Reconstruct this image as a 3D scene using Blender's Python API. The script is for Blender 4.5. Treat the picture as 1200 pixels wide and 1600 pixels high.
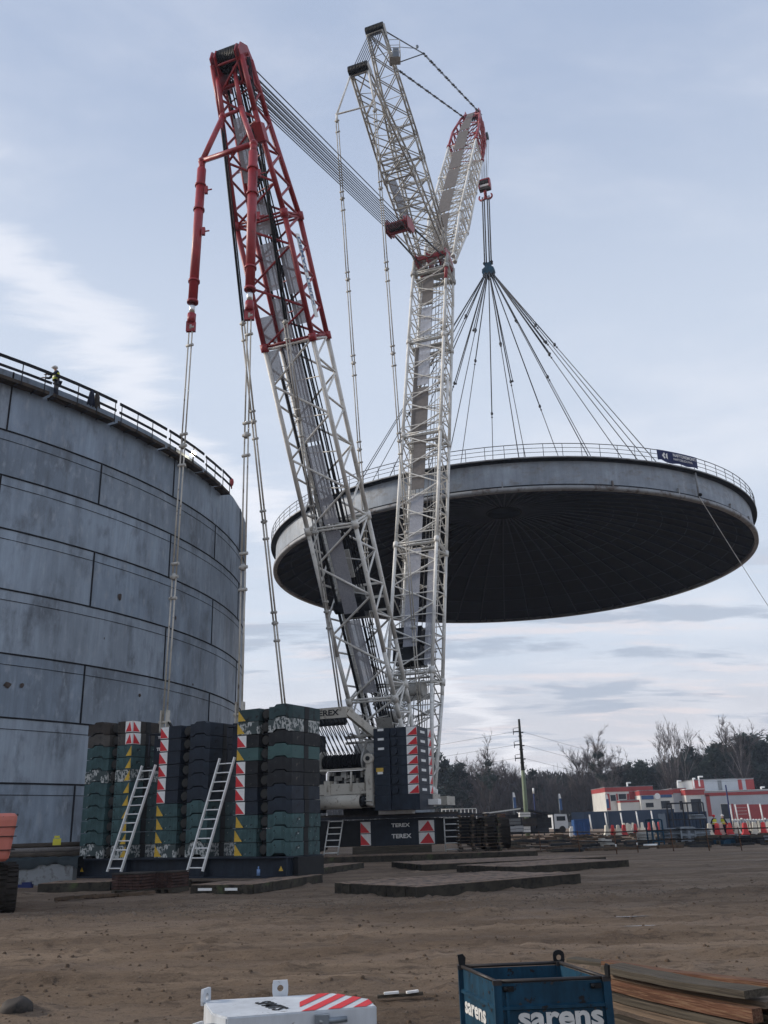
import bpy, bmesh, math, random
from mathutils import Vector, Matrix, noise
random.seed(11)
R_=math.radians
V=Vector
scene=bpy.context.scene
for o in list(bpy.data.objects): bpy.data.objects.remove(o)
# ------------------------------------------------------------------ camera, sky, sun, exposure
cd=bpy.data.cameras.new('camera'); cam=bpy.data.objects.new('camera',cd); scene.collection.objects.link(cam)
PITCH=math.atan(490/1389.0); ROLL=R_(1.75)
cam.location=(0,0,1.7)
cam.rotation_euler=(Matrix.Rotation(math.pi/2+PITCH,3,'X')@Matrix.Rotation(-ROLL,3,'Z')).to_euler()
cd.sensor_fit='VERTICAL'; cd.sensor_height=24; cd.lens=24*1389/1600.0
cd.clip_start=.1; cd.clip_end=6000
scene.camera=cam
scene.render.resolution_x=768; scene.render.resolution_y=1024
SUN_EL=R_(24); SUN_AZ=R_(-79)      # azimuth measured clockwise from +Y (view direction)
w=bpy.data.worlds.new('World'); scene.world=w; w.use_nodes=True
nt=w.node_tree; nt.nodes.clear()
def N(t,**k):
    n=nt.nodes.new(t)
    for a,b in k.items(): setattr(n,a,b)
    return n
def L(a,b): nt.links.new(a,b)
out=N('ShaderNodeOutputWorld'); bg=N('ShaderNodeBackground'); L(bg.outputs[0],out.inputs[0])
sky=N('ShaderNodeTexSky',sky_type='NISHITA'); sky.sun_disc=False; sky.sun_elevation=SUN_EL; sky.sun_rotation=SUN_AZ
sky.air_density=1.2; sky.dust_density=2.0; sky.ozone_density=2.0
SKYS=.09
tc=N('ShaderNodeTexCoord'); sep=N('ShaderNodeSeparateXYZ'); L(tc.outputs['Generated'],sep.inputs[0])
def math_(op,a,b=None,clamp=False):
    n=N('ShaderNodeMath',operation=op,use_clamp=clamp)
    for i,x in enumerate((a,b)):
        if x is None: continue
        if isinstance(x,(int,float)): n.inputs[i].default_value=x
        else: L(x,n.inputs[i])
    return n.outputs[0]
zc=math_('MAXIMUM',sep.outputs[2],0.0)
den=math_('ADD',zc,.16)
px=math_('DIVIDE',sep.outputs[0],den); py=math_('DIVIDE',sep.outputs[1],den)
comb=N('ShaderNodeCombineXYZ'); L(px,comb.inputs[0]); L(py,comb.inputs[1])
def cloudnoise(scale,rot,sx,sy,detail,rough,off):
    mp=N('ShaderNodeMapping'); mp.inputs['Rotation'].default_value=(0,0,R_(rot)); mp.inputs['Scale'].default_value=(sx,sy,1); mp.inputs['Location'].default_value=off
    L(comb.outputs[0],mp.inputs[0])
    nn=N('ShaderNodeTexNoise'); nn.inputs['Scale'].default_value=scale; nn.inputs['Detail'].default_value=detail; nn.inputs['Roughness'].default_value=rough
    nn.inputs['Distortion'].default_value=.35
    L(mp.outputs[0],nn.inputs['Vector']); return nn.outputs['Fac']
def ramp(fac,stops):
    r=N('ShaderNodeValToRGB'); r.color_ramp.interpolation='EASE'
    els=r.color_ramp.elements
    while len(els)<len(stops): els.new(.5)
    for e,(p,c) in zip(els,stops):
        e.position=p; e.color=(c,c,c,1) if isinstance(c,(int,float)) else (*c,1)
    L(fac,r.inputs[0]); return r.outputs[0]
n1=cloudnoise(1.1,25,1,1.5,8,.6,(3.1,1.7,0)); n2=cloudnoise(2.6,-12,.6,2.2,9,.62,(7.3,2.2,0)); n3=cloudnoise(3.0,14,.42,1.1,9,.62,(4.4,2.7,0))
def mix(f,a,b):
    m=N('ShaderNodeMix',data_type='RGBA')
    if isinstance(f,(int,float)): m.inputs[0].default_value=f
    else: L(f,m.inputs[0])
    for i,x in ((6,a),(7,b)):
        if isinstance(x,tuple): m.inputs[i].default_value=(*x,1)
        else: L(x,m.inputs[i])
    return m.outputs[2]
skys=N('ShaderNodeVectorMath',operation='SCALE'); L(sky.outputs[0],skys.inputs[0]); skys.inputs[3].default_value=SKYS
veil=ramp(zc,[(0,(.52,.55,.63)),(.09,(.60,.61,.68)),(.2,(.60,.67,.78)),(.45,(.57,.64,.76)),(.75,(.38,.46,.62)),(1,(.32,.40,.58))])
c1=mix(.88,skys.outputs[0],veil)                       # thin high overcast over the clear sky
m1=math_('MULTIPLY',ramp(n1,[(.40,0),(.70,1)]),.42)
c2=mix(m1,c1,(.80,.81,.86))
# long bright streak rising to the left
dn=math_('ADD',math_('MULTIPLY',px,.86),math_('MULTIPLY',py,-.30))
st=math_('ADD',dn,math_('MULTIPLY',math_('SUBTRACT',n2,.5),.55))
stm=ramp(math_('MULTIPLY',math_('ADD',st,1.6),.5),[(.345,0),(.395,1),(.405,1),(.455,0)])
# horizontal grey-blue and rose banks close to the horizon
low=ramp(zc,[(.04,0),(.10,1),(.20,1),(.30,0)])
b1=math_('MULTIPLY',ramp(n3,[(.50,0),(.60,1)]),math_('MULTIPLY',low,.72))
b2=math_('MULTIPLY',ramp(n2,[(.50,0),(.66,1)]),math_('MULTIPLY',low,.55))
c3=mix(math_('MULTIPLY',stm,.5),c2,(.86,.86,.90))
c4=mix(b2,c3,(.76,.69,.70)); c5=mix(b1,c4,(.36,.42,.52))
L(c5,bg.inputs[0]); bg.inputs[1].default_value=1.0
sd=bpy.data.lights.new('sun','SUN'); sd.energy=2.6; sd.angle=R_(11); sd.color=(1,.90,.78)
sun=bpy.data.objects.new('sun',sd); scene.collection.objects.link(sun)
dirv=V((math.sin(SUN_AZ)*math.cos(SUN_EL),math.cos(SUN_AZ)*math.cos(SUN_EL),math.sin(SUN_EL)))
sun.rotation_euler=dirv.to_track_quat('Z','Y').to_euler()
vs=scene.view_settings; vs.view_transform='Standard'; vs.look='None'; vs.exposure=.27; vs.gamma=1
scene.render.engine='CYCLES'
scene.cycles.max_bounces=6; scene.cycles.volume_bounces=0

# ------------------------------------------------------------------ materials
MATS={}
def mat(name,col,rough=.6,metal=0,var=.18,sc=2.0,c2=None,thr=.6,sc2=6.,bump=0,bsc=30,stretch=(1,1,1),soft=.06,c3=None,thr3=.66,sc3=1.,spec=.5,attr=None,streak=0,stsc=(5,5,.22)):
    m=bpy.data.materials.new(name); m.use_nodes=True; MATS[name]=m
    t=m.node_tree; b=t.nodes['Principled BSDF']
    b.inputs['Roughness'].default_value=rough; b.inputs['Metallic'].default_value=metal
    b.inputs['Specular IOR Level'].default_value=spec if max(col)>.12 or metal>0 else min(spec,.22)
    tcn=t.nodes.new('ShaderNodeTexCoord'); mp=t.nodes.new('ShaderNodeMapping'); mp.inputs['Scale'].default_value=stretch
    t.links.new(tcn.outputs['Object'],mp.inputs[0])
    def nz(s,d=5,r=.6):
        n=t.nodes.new('ShaderNodeTexNoise'); n.inputs['Scale'].default_value=s; n.inputs['Detail'].default_value=d; n.inputs['Roughness'].default_value=r
        t.links.new(mp.outputs[0],n.inputs['Vector']); return n.outputs['Fac']
    def rp(f,p0,c0,p1,c1_):
        r=t.nodes.new('ShaderNodeValToRGB'); e=r.color_ramp.elements; e[0].position=p0; e[0].color=c0; e[1].position=p1; e[1].color=c1_
        t.links.new(f,r.inputs[0]); return r.outputs[0]
    a=tuple(max(0,x*(1-var)) for x in col)+(1,); c_=tuple(min(1,x*(1+var)) for x in col)+(1,)
    cur=rp(nz(sc),.32,a,.68,c_)
    def mx(f,A,B,mode='MIX'):
        n=t.nodes.new('ShaderNodeMix'); n.data_type='RGBA'; n.blend_type=mode
        if isinstance(f,float): n.inputs[0].default_value=f
        else: t.links.new(f,n.inputs[0])
        t.links.new(A,n.inputs[6])
        if isinstance(B,tuple): n.inputs[7].default_value=B
        else: t.links.new(B,n.inputs[7])
        return n.outputs[2]
    if attr:
        at=t.nodes.new('ShaderNodeAttribute'); at.attribute_name=attr
        cur=mx(1.0,cur,at.outputs['Color'],'MULTIPLY')
    if c2: cur=mx(rp(nz(sc2,6,.65),thr-soft,(0,0,0,1),thr+soft,(1,1,1,1)),cur,(*c2,1))
    if c3: cur=mx(rp(nz(sc3,6,.6),thr3-soft,(0,0,0,1),thr3+soft,(1,1,1,1)),cur,(*c3,1))
    if streak:
        mp2=t.nodes.new('ShaderNodeMapping'); mp2.inputs['Scale'].default_value=stsc; t.links.new(tcn.outputs['Object'],mp2.inputs[0])
        for sc_i,am in ((1.0,streak),(.35,streak*.8)):
            ns=t.nodes.new('ShaderNodeTexNoise'); ns.inputs['Scale'].default_value=sc_i; ns.inputs['Detail'].default_value=8; ns.inputs['Roughness'].default_value=.7
            t.links.new((mp2 if sc_i==1.0 else mp).outputs[0],ns.inputs['Vector'])
            lo=max(0,1-am); hi=1+am
            cur=mx(1.0,cur,rp(ns.outputs['Fac'],.30,(lo,lo,lo,1),.70,(hi,hi,hi,1)),'MULTIPLY')
    t.links.new(cur,b.inputs['Base Color'])
    rr=t.nodes.new('ShaderNodeMapRange'); rr.inputs[3].default_value=max(.05,rough-.12); rr.inputs[4].default_value=min(1,rough+.15)
    t.links.new(nz(sc*2.3),rr.inputs[0]); t.links.new(rr.outputs[0],b.inputs['Roughness'])
    if bump:
        bn=t.nodes.new('ShaderNodeBump'); bn.inputs['Strength'].default_value=bump; bn.inputs['Distance'].default_value=.03
        t.links.new(nz(bsc,4),bn.inputs['Height']); t.links.new(bn.outputs[0],b.inputs['Normal'])
    return m
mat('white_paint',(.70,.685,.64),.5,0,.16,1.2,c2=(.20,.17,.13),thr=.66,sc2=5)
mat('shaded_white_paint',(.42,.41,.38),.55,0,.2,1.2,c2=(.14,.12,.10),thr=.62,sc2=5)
mat('cream_paint',(.46,.43,.37),.5,0,.12,1.5,c2=(.16,.13,.10),thr=.62,sc2=4)
mat('red_paint',(.30,.022,.028),.42,0,.2,1.3,c2=(.10,.015,.015),thr=.64,sc2=6)
mat('bright_red',(.62,.022,.03),.5,0,.1,3)
mat('sign_white',(.80,.80,.78),.5,0,.08,5,c2=(.35,.33,.3),thr=.7,sc2=12)
mat('sign_yellow',(.60,.38,.04),.6,0,.2,6,c2=(.08,.08,.06),thr=.63,sc2=14)
mat('black_steel',(.010,.011,.013),.5,.0,.3,2)
mat('rope_steel',(.075,.076,.08),.5,.3,.3,8)
mat('sling',(.085,.088,.095),.7,0,.2,8)
mat('navy_steel',(.017,.024,.036),.5,0,.22,1.4,c2=(.010,.012,.016),thr=.64,sc2=5,c3=(.10,.11,.12),thr3=.74,sc3=9,soft=.03,streak=.25,stsc=(7,7,1.2))
mat('chrome',(.6,.6,.6),.2,1,.05,5)
mat('grating',(.46,.47,.52),.7,.0,.12,6,c2=(.25,.26,.28),thr=.55,sc2=40,soft=.03)
_g=MATS['grating']; _g.node_tree.nodes['Principled BSDF'].inputs['Alpha'].default_value=.62   # open expanded-metal mesh
mat('brown_grating',(.15,.135,.125),.8,.0,.15,3,c2=(.08,.07,.065),thr=.6,sc2=12)
mat('tank_steel',(.235,.285,.345),.5,.25,.16,.35,c2=(.115,.135,.16),thr=.60,sc2=.9,c3=(.29,.33,.38),thr3=.64,sc3=3.,stretch=(1,1,.45),bump=.35,bsc=.8,attr='plate',soft=.1,streak=.17,stsc=(3,3,.18))
mat('rust_stain',(.075,.058,.050),.9,0,.3,4)
mat('weld_black',(.012,.013,.016),.8,0,.3,3)
mat('walkway_wood',(.060,.048,.038),.9,0,.35,1.5)
mat('roof_steel',(.25,.285,.33),.55,.2,.16,.5,c2=(.19,.19,.19),thr=.60,sc2=1.0,stretch=(1,1,1.6),bump=.1,bsc=2,soft=.1,streak=.22,stsc=(1.6,1.6,.2))
mat('roof_rim',(.26,.27,.28),.6,.2,.2,.8,c2=(.12,.10,.09),thr=.58,sc2=1.2)
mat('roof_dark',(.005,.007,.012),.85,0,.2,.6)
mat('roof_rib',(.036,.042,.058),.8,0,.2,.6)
mat('roof_hub',(.006,.007,.009),.85,0,.2,.6)
mat('dark_rail',(.030,.034,.045),.6,.3,.2,2)
mat('banner_blue',(.018,.028,.10),.6,0,.1,2)
mat('teal_paint',(.048,.092,.095),.6,0,.22,1.3,c2=(.02,.028,.03),thr=.62,sc2=5,c3=(.42,.44,.42),thr3=.67,sc3=7,soft=.02,streak=.35,stsc=(7,7,1.2))
mat('chipped_white',(.46,.47,.45),.6,0,.2,3,c2=(.03,.05,.05),thr=.50,sc2=11,soft=.015,c3=(.04,.06,.06),thr3=.55,sc3=2.2,stretch=(1,1,.6))
mat('pale_teal',(.060,.115,.112),.6,0,.2,1.5,c2=(.03,.04,.04),thr=.64,sc2=6)
mat('charcoal',(.020,.021,.023),.6,0,.3,1.5,c2=(.09,.08,.07),thr=.66,sc2=5,c3=(.3,.3,.29),thr3=.72,sc3=6,soft=.02,streak=.4,stsc=(7,7,1.2))
mat('dirty_grey',(.085,.078,.07),.7,0,.25,2,c2=(.03,.03,.03),thr=.6,sc2=5)
mat('disc_grey',(.034,.033,.030),.7,0,.3,3)
mat('brown_grey',(.050,.042,.036),.7,0,.25,2,c2=(.02,.02,.02),thr=.6,sc2=5)
mat('crate_blue',(.008,.046,.084),.55,0,.28,3,c2=(.014,.012,.012),thr=.62,sc2=16,soft=.015,c3=(.06,.035,.022),thr3=.70,sc3=24,streak=.35,stsc=(12,12,3))
mat('crate_rim',(.030,.026,.026),.5,.3,.35,9)
mat('crate_text',(.62,.62,.60),.6,0,.1,12,c2=(.03,.06,.08),thr=.66,sc2=28,soft=.02)
mat('block_white',(.55,.58,.61),.55,0,.1,2,c2=(.26,.26,.25),thr=.66,sc2=9,c3=(.16,.12,.09),thr3=.70,sc3=11,soft=.02,streak=.12,stsc=(9,9,2))
mat('wood',(.15,.105,.07),.85,0,.35,3,c2=(.06,.042,.03),thr=.56,sc2=5,stretch=(.25,14,14),bump=.5,bsc=10)
mat('wood_red',(.115,.055,.034),.85,0,.45,3,c2=(.19,.115,.07),thr=.56,sc2=6,stretch=(.6,12,12),bump=.5,bsc=10)
mat('wood_grey',(.085,.072,.055),.9,0,.35,3,c2=(.04,.034,.028),thr=.56,sc2=5,stretch=(.25,14,14),bump=.5,bsc=10)
mat('mat_timber',(.044,.038,.029),.9,0,.4,1.6,c2=(.02,.018,.015),thr=.56,sc2=5,c3=(.07,.085,.04),thr3=.66,sc3=1.4,bump=.5,bsc=12)
mat('mat_dirt',(.22,.15,.105),.95,0,.3,1.6,c2=(.045,.038,.03),thr=.56,sc2=4,bump=.5,bsc=12)
mat('orange_paint',(.50,.15,.11),.5,0,.12,2,c2=(.06,.04,.035),thr=.68,sc2=5,soft=.02)
mat('rubber',(.022,.018,.015),.85,0,.4,6,bump=.3,bsc=30)
mat('concrete',(.20,.215,.225),.85,0,.15,1.5,c2=(.11,.11,.11),thr=.6,sc2=3,bump=.3)
mat('tarp',(.02,.028,.032),.6,0,.3,2,bump=.5,bsc=4)
mat('hivis_yellow',(.55,.62,.04),.6,0,.1,5)
mat('cloth_navy',(.02,.025,.045),.85,0,.2,8)
mat('skin',(.42,.25,.18),.6,0,.05,8)
mat('helmet_white',(.7,.7,.68),.4,0,.03,8)
mat('hoarding_blue',(.030,.050,.085),.6,0,.2,.3,stretch=(1,1,.2))
mat('blue_box',(.018,.085,.26),.5,0,.15,1.5)
mat('wall_white',(.60,.59,.55),.7,0,.08,.5)
mat('wall_grey',(.42,.45,.48),.7,0,.08,.5)
mat('wall_red',(.34,.042,.04),.6,0,.12,.6)
mat('window_dark',(.02,.026,.035),.15,0,.2,.8)
mat('sign_blue',(.03,.09,.22),.5,0,.2,1)
mat('barrier_white',(.70,.68,.60),.6,0,.08,3)
mat('barrier_red',(.55,.045,.05),.6,0,.1,3)
mat('pole_green',(.20,.25,.17),.8,0,.15,.8)
mat('pole_dark',(.05,.055,.05),.8,0,.2,1)
mat('steel_grey',(.22,.25,.28),.5,.5,.3,2)
mat('bark',(.065,.058,.055),.95,0,.3,2)
mat('birch_bark',(.22,.20,.185),.9,0,.3,3)
mat('twig',(.105,.090,.088),.95,0,.2,2)  # lightened so that distance haze is in the colour
mat('needles',(.030,.046,.040),.95,0,.45,.35)  # bluish tint carries painted distance haze
mat('needles_brown',(.040,.036,.030),.95,0,.4,.3)
mat('undergrowth',(.056,.054,.054),.95,0,.4,.15)  # paler than real undergrowth, haze painted into the tone
mat('yellow_tape',(.6,.55,.05),.6)
mat('truck_white',(.6,.62,.64),.4,0,.06,2)
mat('cable',(.02,.02,.02),.6)
mat('brick_dull',(.062,.034,.028),.9,0,.4,4,c2=(.03,.02,.018),thr=.56,sc2=6,bump=.4,bsc=12)
mat('stone',(.135,.104,.078),.9,0,.4,3)
mat('clod',(.095,.066,.045),.95,0,.35,5)
mat('bottle_blue',(.15,.25,.45),.2)
# lit work lamp
m=bpy.data.materials.new('lamp_glow'); m.use_nodes=True; b=m.node_tree.nodes['Principled BSDF']
b.inputs['Emission Color'].default_value=(1,.82,.55,1); b.inputs['Emission Strength'].default_value=30; MATS['lamp_glow']=m
m=bpy.data.materials.new('puddle'); m.use_nodes=True; b=m.node_tree.nodes['Principled BSDF']
b.inputs['Base Color'].default_value=(.07,.055,.045,1); b.inputs['Roughness'].default_value=.22; MATS['puddle']=m
# ground
def ground_mat():
    m=bpy.data.materials.new('soil'); m.use_nodes=True; MATS['soil']=m
    t=m.node_tree; b=t.nodes['Principled BSDF']; b.inputs['Specular IOR Level'].default_value=.25
    tcn=t.nodes.new('ShaderNodeTexCoord')
    def nz(s,st=(1,1,1),d=8,r=.62,rot=0):
        mp=t.nodes.new('ShaderNodeMapping'); mp.inputs['Scale'].default_value=st; mp.inputs['Rotation'].default_value=(0,0,rot); t.links.new(tcn.outputs['Object'],mp.inputs[0])
        n=t.nodes.new('ShaderNodeTexNoise'); n.inputs['Scale'].default_value=s; n.inputs['Detail'].default_value=d; n.inputs['Roughness'].default_value=r
        t.links.new(mp.outputs[0],n.inputs['Vector']); return n.outputs['Fac']
    def rp(f,*st):
        r=t.nodes.new('ShaderNodeValToRGB'); e=r.color_ramp.elements
        while len(e)<len(st): e.new(.5)
        for q,(p,c) in zip(e,st): q.position=p; q.color=(*c,1) if isinstance(c,tuple) else (c,c,c,1)
        t.links.new(f,r.inputs[0]); return r.outputs[0]
    def mx(f,A,B):
        n=t.nodes.new('ShaderNodeMix'); n.data_type='RGBA'; t.links.new(f,n.inputs[0])
        for i,x in ((6,A),(7,B)):
            if isinstance(x,tuple): n.inputs[i].default_value=(*x,1)
            else: t.links.new(x,n.inputs[i])
        return n.outputs[2]
    base=rp(nz(.35,(.5,1.6,1),rot=.06),(.34,(.140,.096,.063)),(.5,(.208,.148,.100)),(.66,(.285,.210,.147)))
    tracks=rp(nz(.9,(.10,2.4,1),rot=.05),(.50,0),(.64,.5))
    c=mx(tracks,base,(.095,.066,.046))
    cl=rp(nz(3.2,(.6,1.6,1),8,.7),(.54,0),(.60,.65)); c=mx(cl,c,(.078,.055,.039))
    pale=rp(nz(.22,(.4,1.6,1)),(.54,0),(.68,.6))
    c=mx(pale,c,(.27,.195,.138))
    spk=rp(nz(34,(1,1,1),5,.8),(.57,0),(.66,.75)); c=mx(spk,c,(.33,.25,.18))
    spk2=rp(nz(21,(1,1.3,1),6,.8),(.56,0),(.63,.8)); c=mx(spk2,c,(.050,.035,.026))
    t.links.new(c,b.inputs['Base Color'])
    wet=rp(nz(.5,(.3,1.4,1)),(.45,.95),(.68,.55)); t.links.new(wet,b.inputs['Roughness'])
    bn=t.nodes.new('ShaderNodeBump'); bn.inputs['Strength'].default_value=1.0; bn.inputs['Distance'].default_value=.09
    t.links.new(nz(7,(1,1.6,1),12,.78),bn.inputs['Height'])
    bn2=t.nodes.new('ShaderNodeBump'); bn2.inputs['Strength'].default_value=.6; bn2.inputs['Distance'].default_value=.10
    t.links.new(nz(2.2,(.4,2.2,1),6,.6),bn2.inputs['Height']); t.links.new(bn.outputs[0],bn2.inputs['Normal'])
    t.links.new(bn2.outputs[0],b.inputs['Normal'])
ground_mat()

# ------------------------------------------------------------------ mesh helpers
class MB:
    def __init__(s): s.v=[]; s.f=[]; s.m=[]; s.mats=[]; s.cur=0; s.smooth=[]
    def use(s,name):
        if name not in s.mats: s.mats.append(name)
        s.cur=s.mats.index(name); return s
    def add(s,vs,fs,smooth=False):
        b=len(s.v); s.v+= [V(x) for x in vs]
        for f in fs: s.f.append([b+i for i in f]); s.m.append(s.cur); s.smooth.append(smooth)
        return s
    def box(s,c,d,M=None):
        """c centre, d full size, M optional 3x3 rotation"""
        vs=[]
        for x in (-.5,.5):
            for y in (-.5,.5):
                for z in (-.5,.5):
                    q=V((x*d[0],y*d[1],z*d[2]));
                    if M: q=M@q
                    vs.append(q+V(c))
        return s.add(vs,[(0,1,3,2),(4,6,7,5),(0,4,5,1),(2,3,7,6),(0,2,6,4),(1,5,7,3)])
    def beam(s,a,b,w,h,up=(0,0,1)):
        a=V(a);b=V(b);d=(b-a);l=d.length;d=d/l;u=V(up);sd=d.cross(u)
        if sd.length<1e-4: sd=d.cross(V((1,0,0)))
        sd.normalize();u=sd.cross(d)
        M=Matrix((sd,d,u)).transposed()
        return s.box((a+b)/2,(w,l,h),M)
    def tube(s,a,b,r,n=6,r2=None,cap=True,smooth=True):
        a=V(a);b=V(b);d=b-a
        if d.length<1e-5: return s
        d.normalize();x=d.orthogonal().normalized();y=d.cross(x)
        if r2 is None:r2=r
        vs=[]
        for p,rr in ((a,r),(b,r2)):
            for i in range(n):
                t=2*math.pi*i/n; vs.append(p+x*(rr*math.cos(t))+y*(rr*math.sin(t)))
        fs=[(i,(i+1)%n,n+(i+1)%n,n+i) for i in range(n)]
        s.add(vs,fs,smooth and n>4)
        if cap: s.f.append([len(s.v)-2*n+i for i in reversed(range(n))]); s.f.append([len(s.v)-n+i for i in range(n)]); s.m+=[s.cur]*2; s.smooth+=[False]*2
        return s
    def poly(s,pts,r,n=6):
        for a,b in zip(pts,pts[1:]): s.tube(a,b,r,n)
        return s
    def prism(s,prof,o,u,vv,wv,t):
        """extrude 2-D profile (in u,v axes from o) by t along w"""
        o=V(o);u=V(u);vv=V(vv);wv=V(wv); n=len(prof)
        vs=[o+u*p[0]+vv*p[1] for p in prof]+[o+u*p[0]+vv*p[1]+wv*t for p in prof]
        fs=[tuple(range(n))[::-1],tuple(range(n,2*n))]+[(i,(i+1)%n,n+(i+1)%n,n+i) for i in range(n)]
        return s.add(vs,fs)
    def lathe(s,prof,c=(0,0,0),n=24,a0=0,a1=2*math.pi,smooth=True):
        full=abs(a1-a0-2*math.pi)<1e-6; k=n if full else n+1; vs=[];c=V(c)
        for i in range(k):
            t=a0+(a1-a0)*i/n
            for r,z in prof: vs.append(c+V((r*math.cos(t),r*math.sin(t),z)))
        m_=len(prof); fs=[]
        for i in range(n):
            j=(i+1)%k
            for q in range(m_-1): fs.append((i*m_+q,j*m_+q,j*m_+q+1,i*m_+q+1))
        return s.add(vs,fs,smooth)
    def sphere(s,c,r,n=10,sc=(1,1,1)):
        c=V(c); prof=[]; vs=[];fs=[]; m_=max(4,n//2)
        for j in range(m_+1):
            p=-math.pi/2+math.pi*j/m_
            for i in range(n):
                t=2*math.pi*i/n; vs.append(c+V((r*sc[0]*math.cos(p)*math.cos(t),r*sc[1]*math.cos(p)*math.sin(t),r*sc[2]*math.sin(p))))
        for j in range(m_):
            for i in range(n): fs.append((j*n+i,j*n+(i+1)%n,(j+1)*n+(i+1)%n,(j+1)*n+i))
        return s.add(vs,fs,True)
def link(o): scene.collection.objects.link(o); return o
def wloc(o):
    l=V((0,0,0))
    while o: l=l+o.location; o=o.parent
    return l
def obj(name,mb,parent=None,material=None,origin=None,local=False):
    """one mesh object; verts are world positions unless local"""
    if material and not mb.mats: mb.mats=[material]
    me=bpy.data.meshes.new(name)
    base=V((0,0,0))
    if not local:
        if parent is not None: base=wloc(parent)
        o0=V(origin) if origin is not None else base
    else: o0=V((0,0,0))
    vs=[v-o0 for v in mb.v] if not local else mb.v
    me.from_pydata([tuple(v) for v in vs],[],mb.f)
    for mn in mb.mats: me.materials.append(MATS[mn])
    me.polygons.foreach_set('material_index',mb.m); me.polygons.foreach_set('use_smooth',mb.smooth)
    bm=bmesh.new(); bm.from_mesh(me); bmesh.ops.recalc_face_normals(bm,faces=bm.faces); bm.to_mesh(me); bm.free()
    me.update()
    o=bpy.data.objects.new(name,me); link(o)
    if parent is not None: o.parent=parent
    if not local: o.location=o0-base
    return o
def tag(o,label=None,cat=None,group=None,kind=None):
    if label: o['label']=label
    if cat: o['category']=cat
    if group: o['group']=group
    if kind: o['kind']=kind
    return o
def empty(name,loc=(0,0,0),rz=0,label=None,cat=None,group=None):
    o=bpy.data.objects.new(name,None); link(o); o.location=loc; o.rotation_euler=(0,0,rz); o.empty_display_size=.3
    return tag(o,label,cat,group)
def copy_tree(o,parent=None,kids=None):
    c=o.copy(); link(c)
    if parent is not None: c.parent=parent
    for ch in [x for x in bpy.data.objects if x.parent==o] if kids is None else kids.get(o,[]):
        copy_tree(ch,c,kids)
    return c
def text(s,name,parent,material,size,o,u,up,extrude=.004,sx=1.,bold=0.0,local=False,align='LEFT'):
    """flat lettering; o = world start of baseline, u = reading direction, up"""
    cu=bpy.data.curves.new(name,'FONT'); cu.body=s; cu.size=size; cu.extrude=extrude; cu.offset=bold; cu.align_x=align; cu.resolution_u=3
    to=bpy.data.objects.new(name,cu); link(to)
    dg=bpy.context.evaluated_depsgraph_get(); me=bpy.data.meshes.new_from_object(to.evaluated_get(dg)); me.name=name
    bpy.data.objects.remove(to)
    u=V(u).normalized();up=V(up).normalized();n=u.cross(up)
    M=Matrix((u*sx,up,n)).transposed().to_4x4()
    me.transform(M); me.materials.clear(); me.materials.append(MATS[material])
    ob=bpy.data.objects.new(name,me); link(ob); ob.parent=parent
    ob.location=V(o)-(V((0,0,0)) if local else wloc(parent)); return ob
ORD=['lowest','second from the bottom','third from the bottom','fourth from the bottom','fifth from the bottom','sixth from the bottom','seventh from the bottom','eighth from the bottom','ninth from the bottom','tenth from the bottom','topmost','topmost']

# crane plane frame ------------------------------------------------
AX=V((.385,1,0)).normalized(); SX=V((AX.y,-AX.x,0))
def K(Y,z,s=0.0): return V((-21.46+.385*Y,Y,z))+SX*s

# ------------------------------------------------------------------ ground
def hgt(x,y):
    h=noise.noise(V((x*.35,y*.9,0)))*.035+noise.noise(V((x*1.6,y*3.1,4)))*.018
    near=max(0,1-max(0,y-30)/25)
    h*=near
    if y<45:
        yy=21.2+.045*(x+8)+noise.noise(V((x*.3,2,9)))*.9
        h+=.10*math.exp(-((y-yy)/1.1)**2)
        h+=max(0,noise.noise(V((x*.8,y*1.5,31)))-.12)*(.5+noise.noise(V((x*6,y*7,3))))*.22*near+noise.noise(V((x*4.5,y*5.5,2)))*.026*near+noise.noise(V((x*11,y*12,7)))*.010*near
        # wheel ruts running across the yard
        for (yr,a) in ((9.2,.05),(10.9,.05),(12.5,.02),(14.4,.02),(17.2,-.03),(19.0,-.03)):
            q_=(y-yr-a*x-noise.noise(V((x*.15,yr,0)))*.6); h+=-.06*math.exp(-(q_/.22)**2)+.030*math.exp(-((abs(q_)-.42)/.14)**2)+.012*math.sin(x*9+yr)*math.exp(-(q_/.25)**2)
    return h
def build_ground():
    xs=[];x=0
    while x<2500: xs.append(x); x+= .11 if x<7 else (.22 if x<16 else (.5 if x<40 else (x*.06)))
    xs=[-a for a in xs[:0:-1]]+xs
    ys=[];y=-200
    ys=[-1500,-400,-100,-20,-5,0,2,4]
    y=5
    while y<4500: ys.append(y); y+= .08 if y<12 else (.12 if y<28 else (.4 if y<60 else y*.05))
    vs=[];fs=[];nx=len(xs)
    for y in ys:
        for x in xs: vs.append((x,y,hgt(x,y) if y>4 and abs(x)<60 and y<60 else 0))
    for j in range(len(ys)-1):
        for i in range(nx-1): fs.append((j*nx+i,j*nx+i+1,(j+1)*nx+i+1,(j+1)*nx+i))
    me=bpy.data.meshes.new('ground'); me.from_pydata(vs,[],fs); me.materials.append(MATS['soil']); me.update()
    me.polygons.foreach_set('use_smooth',[True]*len(fs))
    o=link(bpy.data.objects.new('ground',me)); o['kind']='structure'; o['label']='churned brown soil of the building site'
build_ground()

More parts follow.
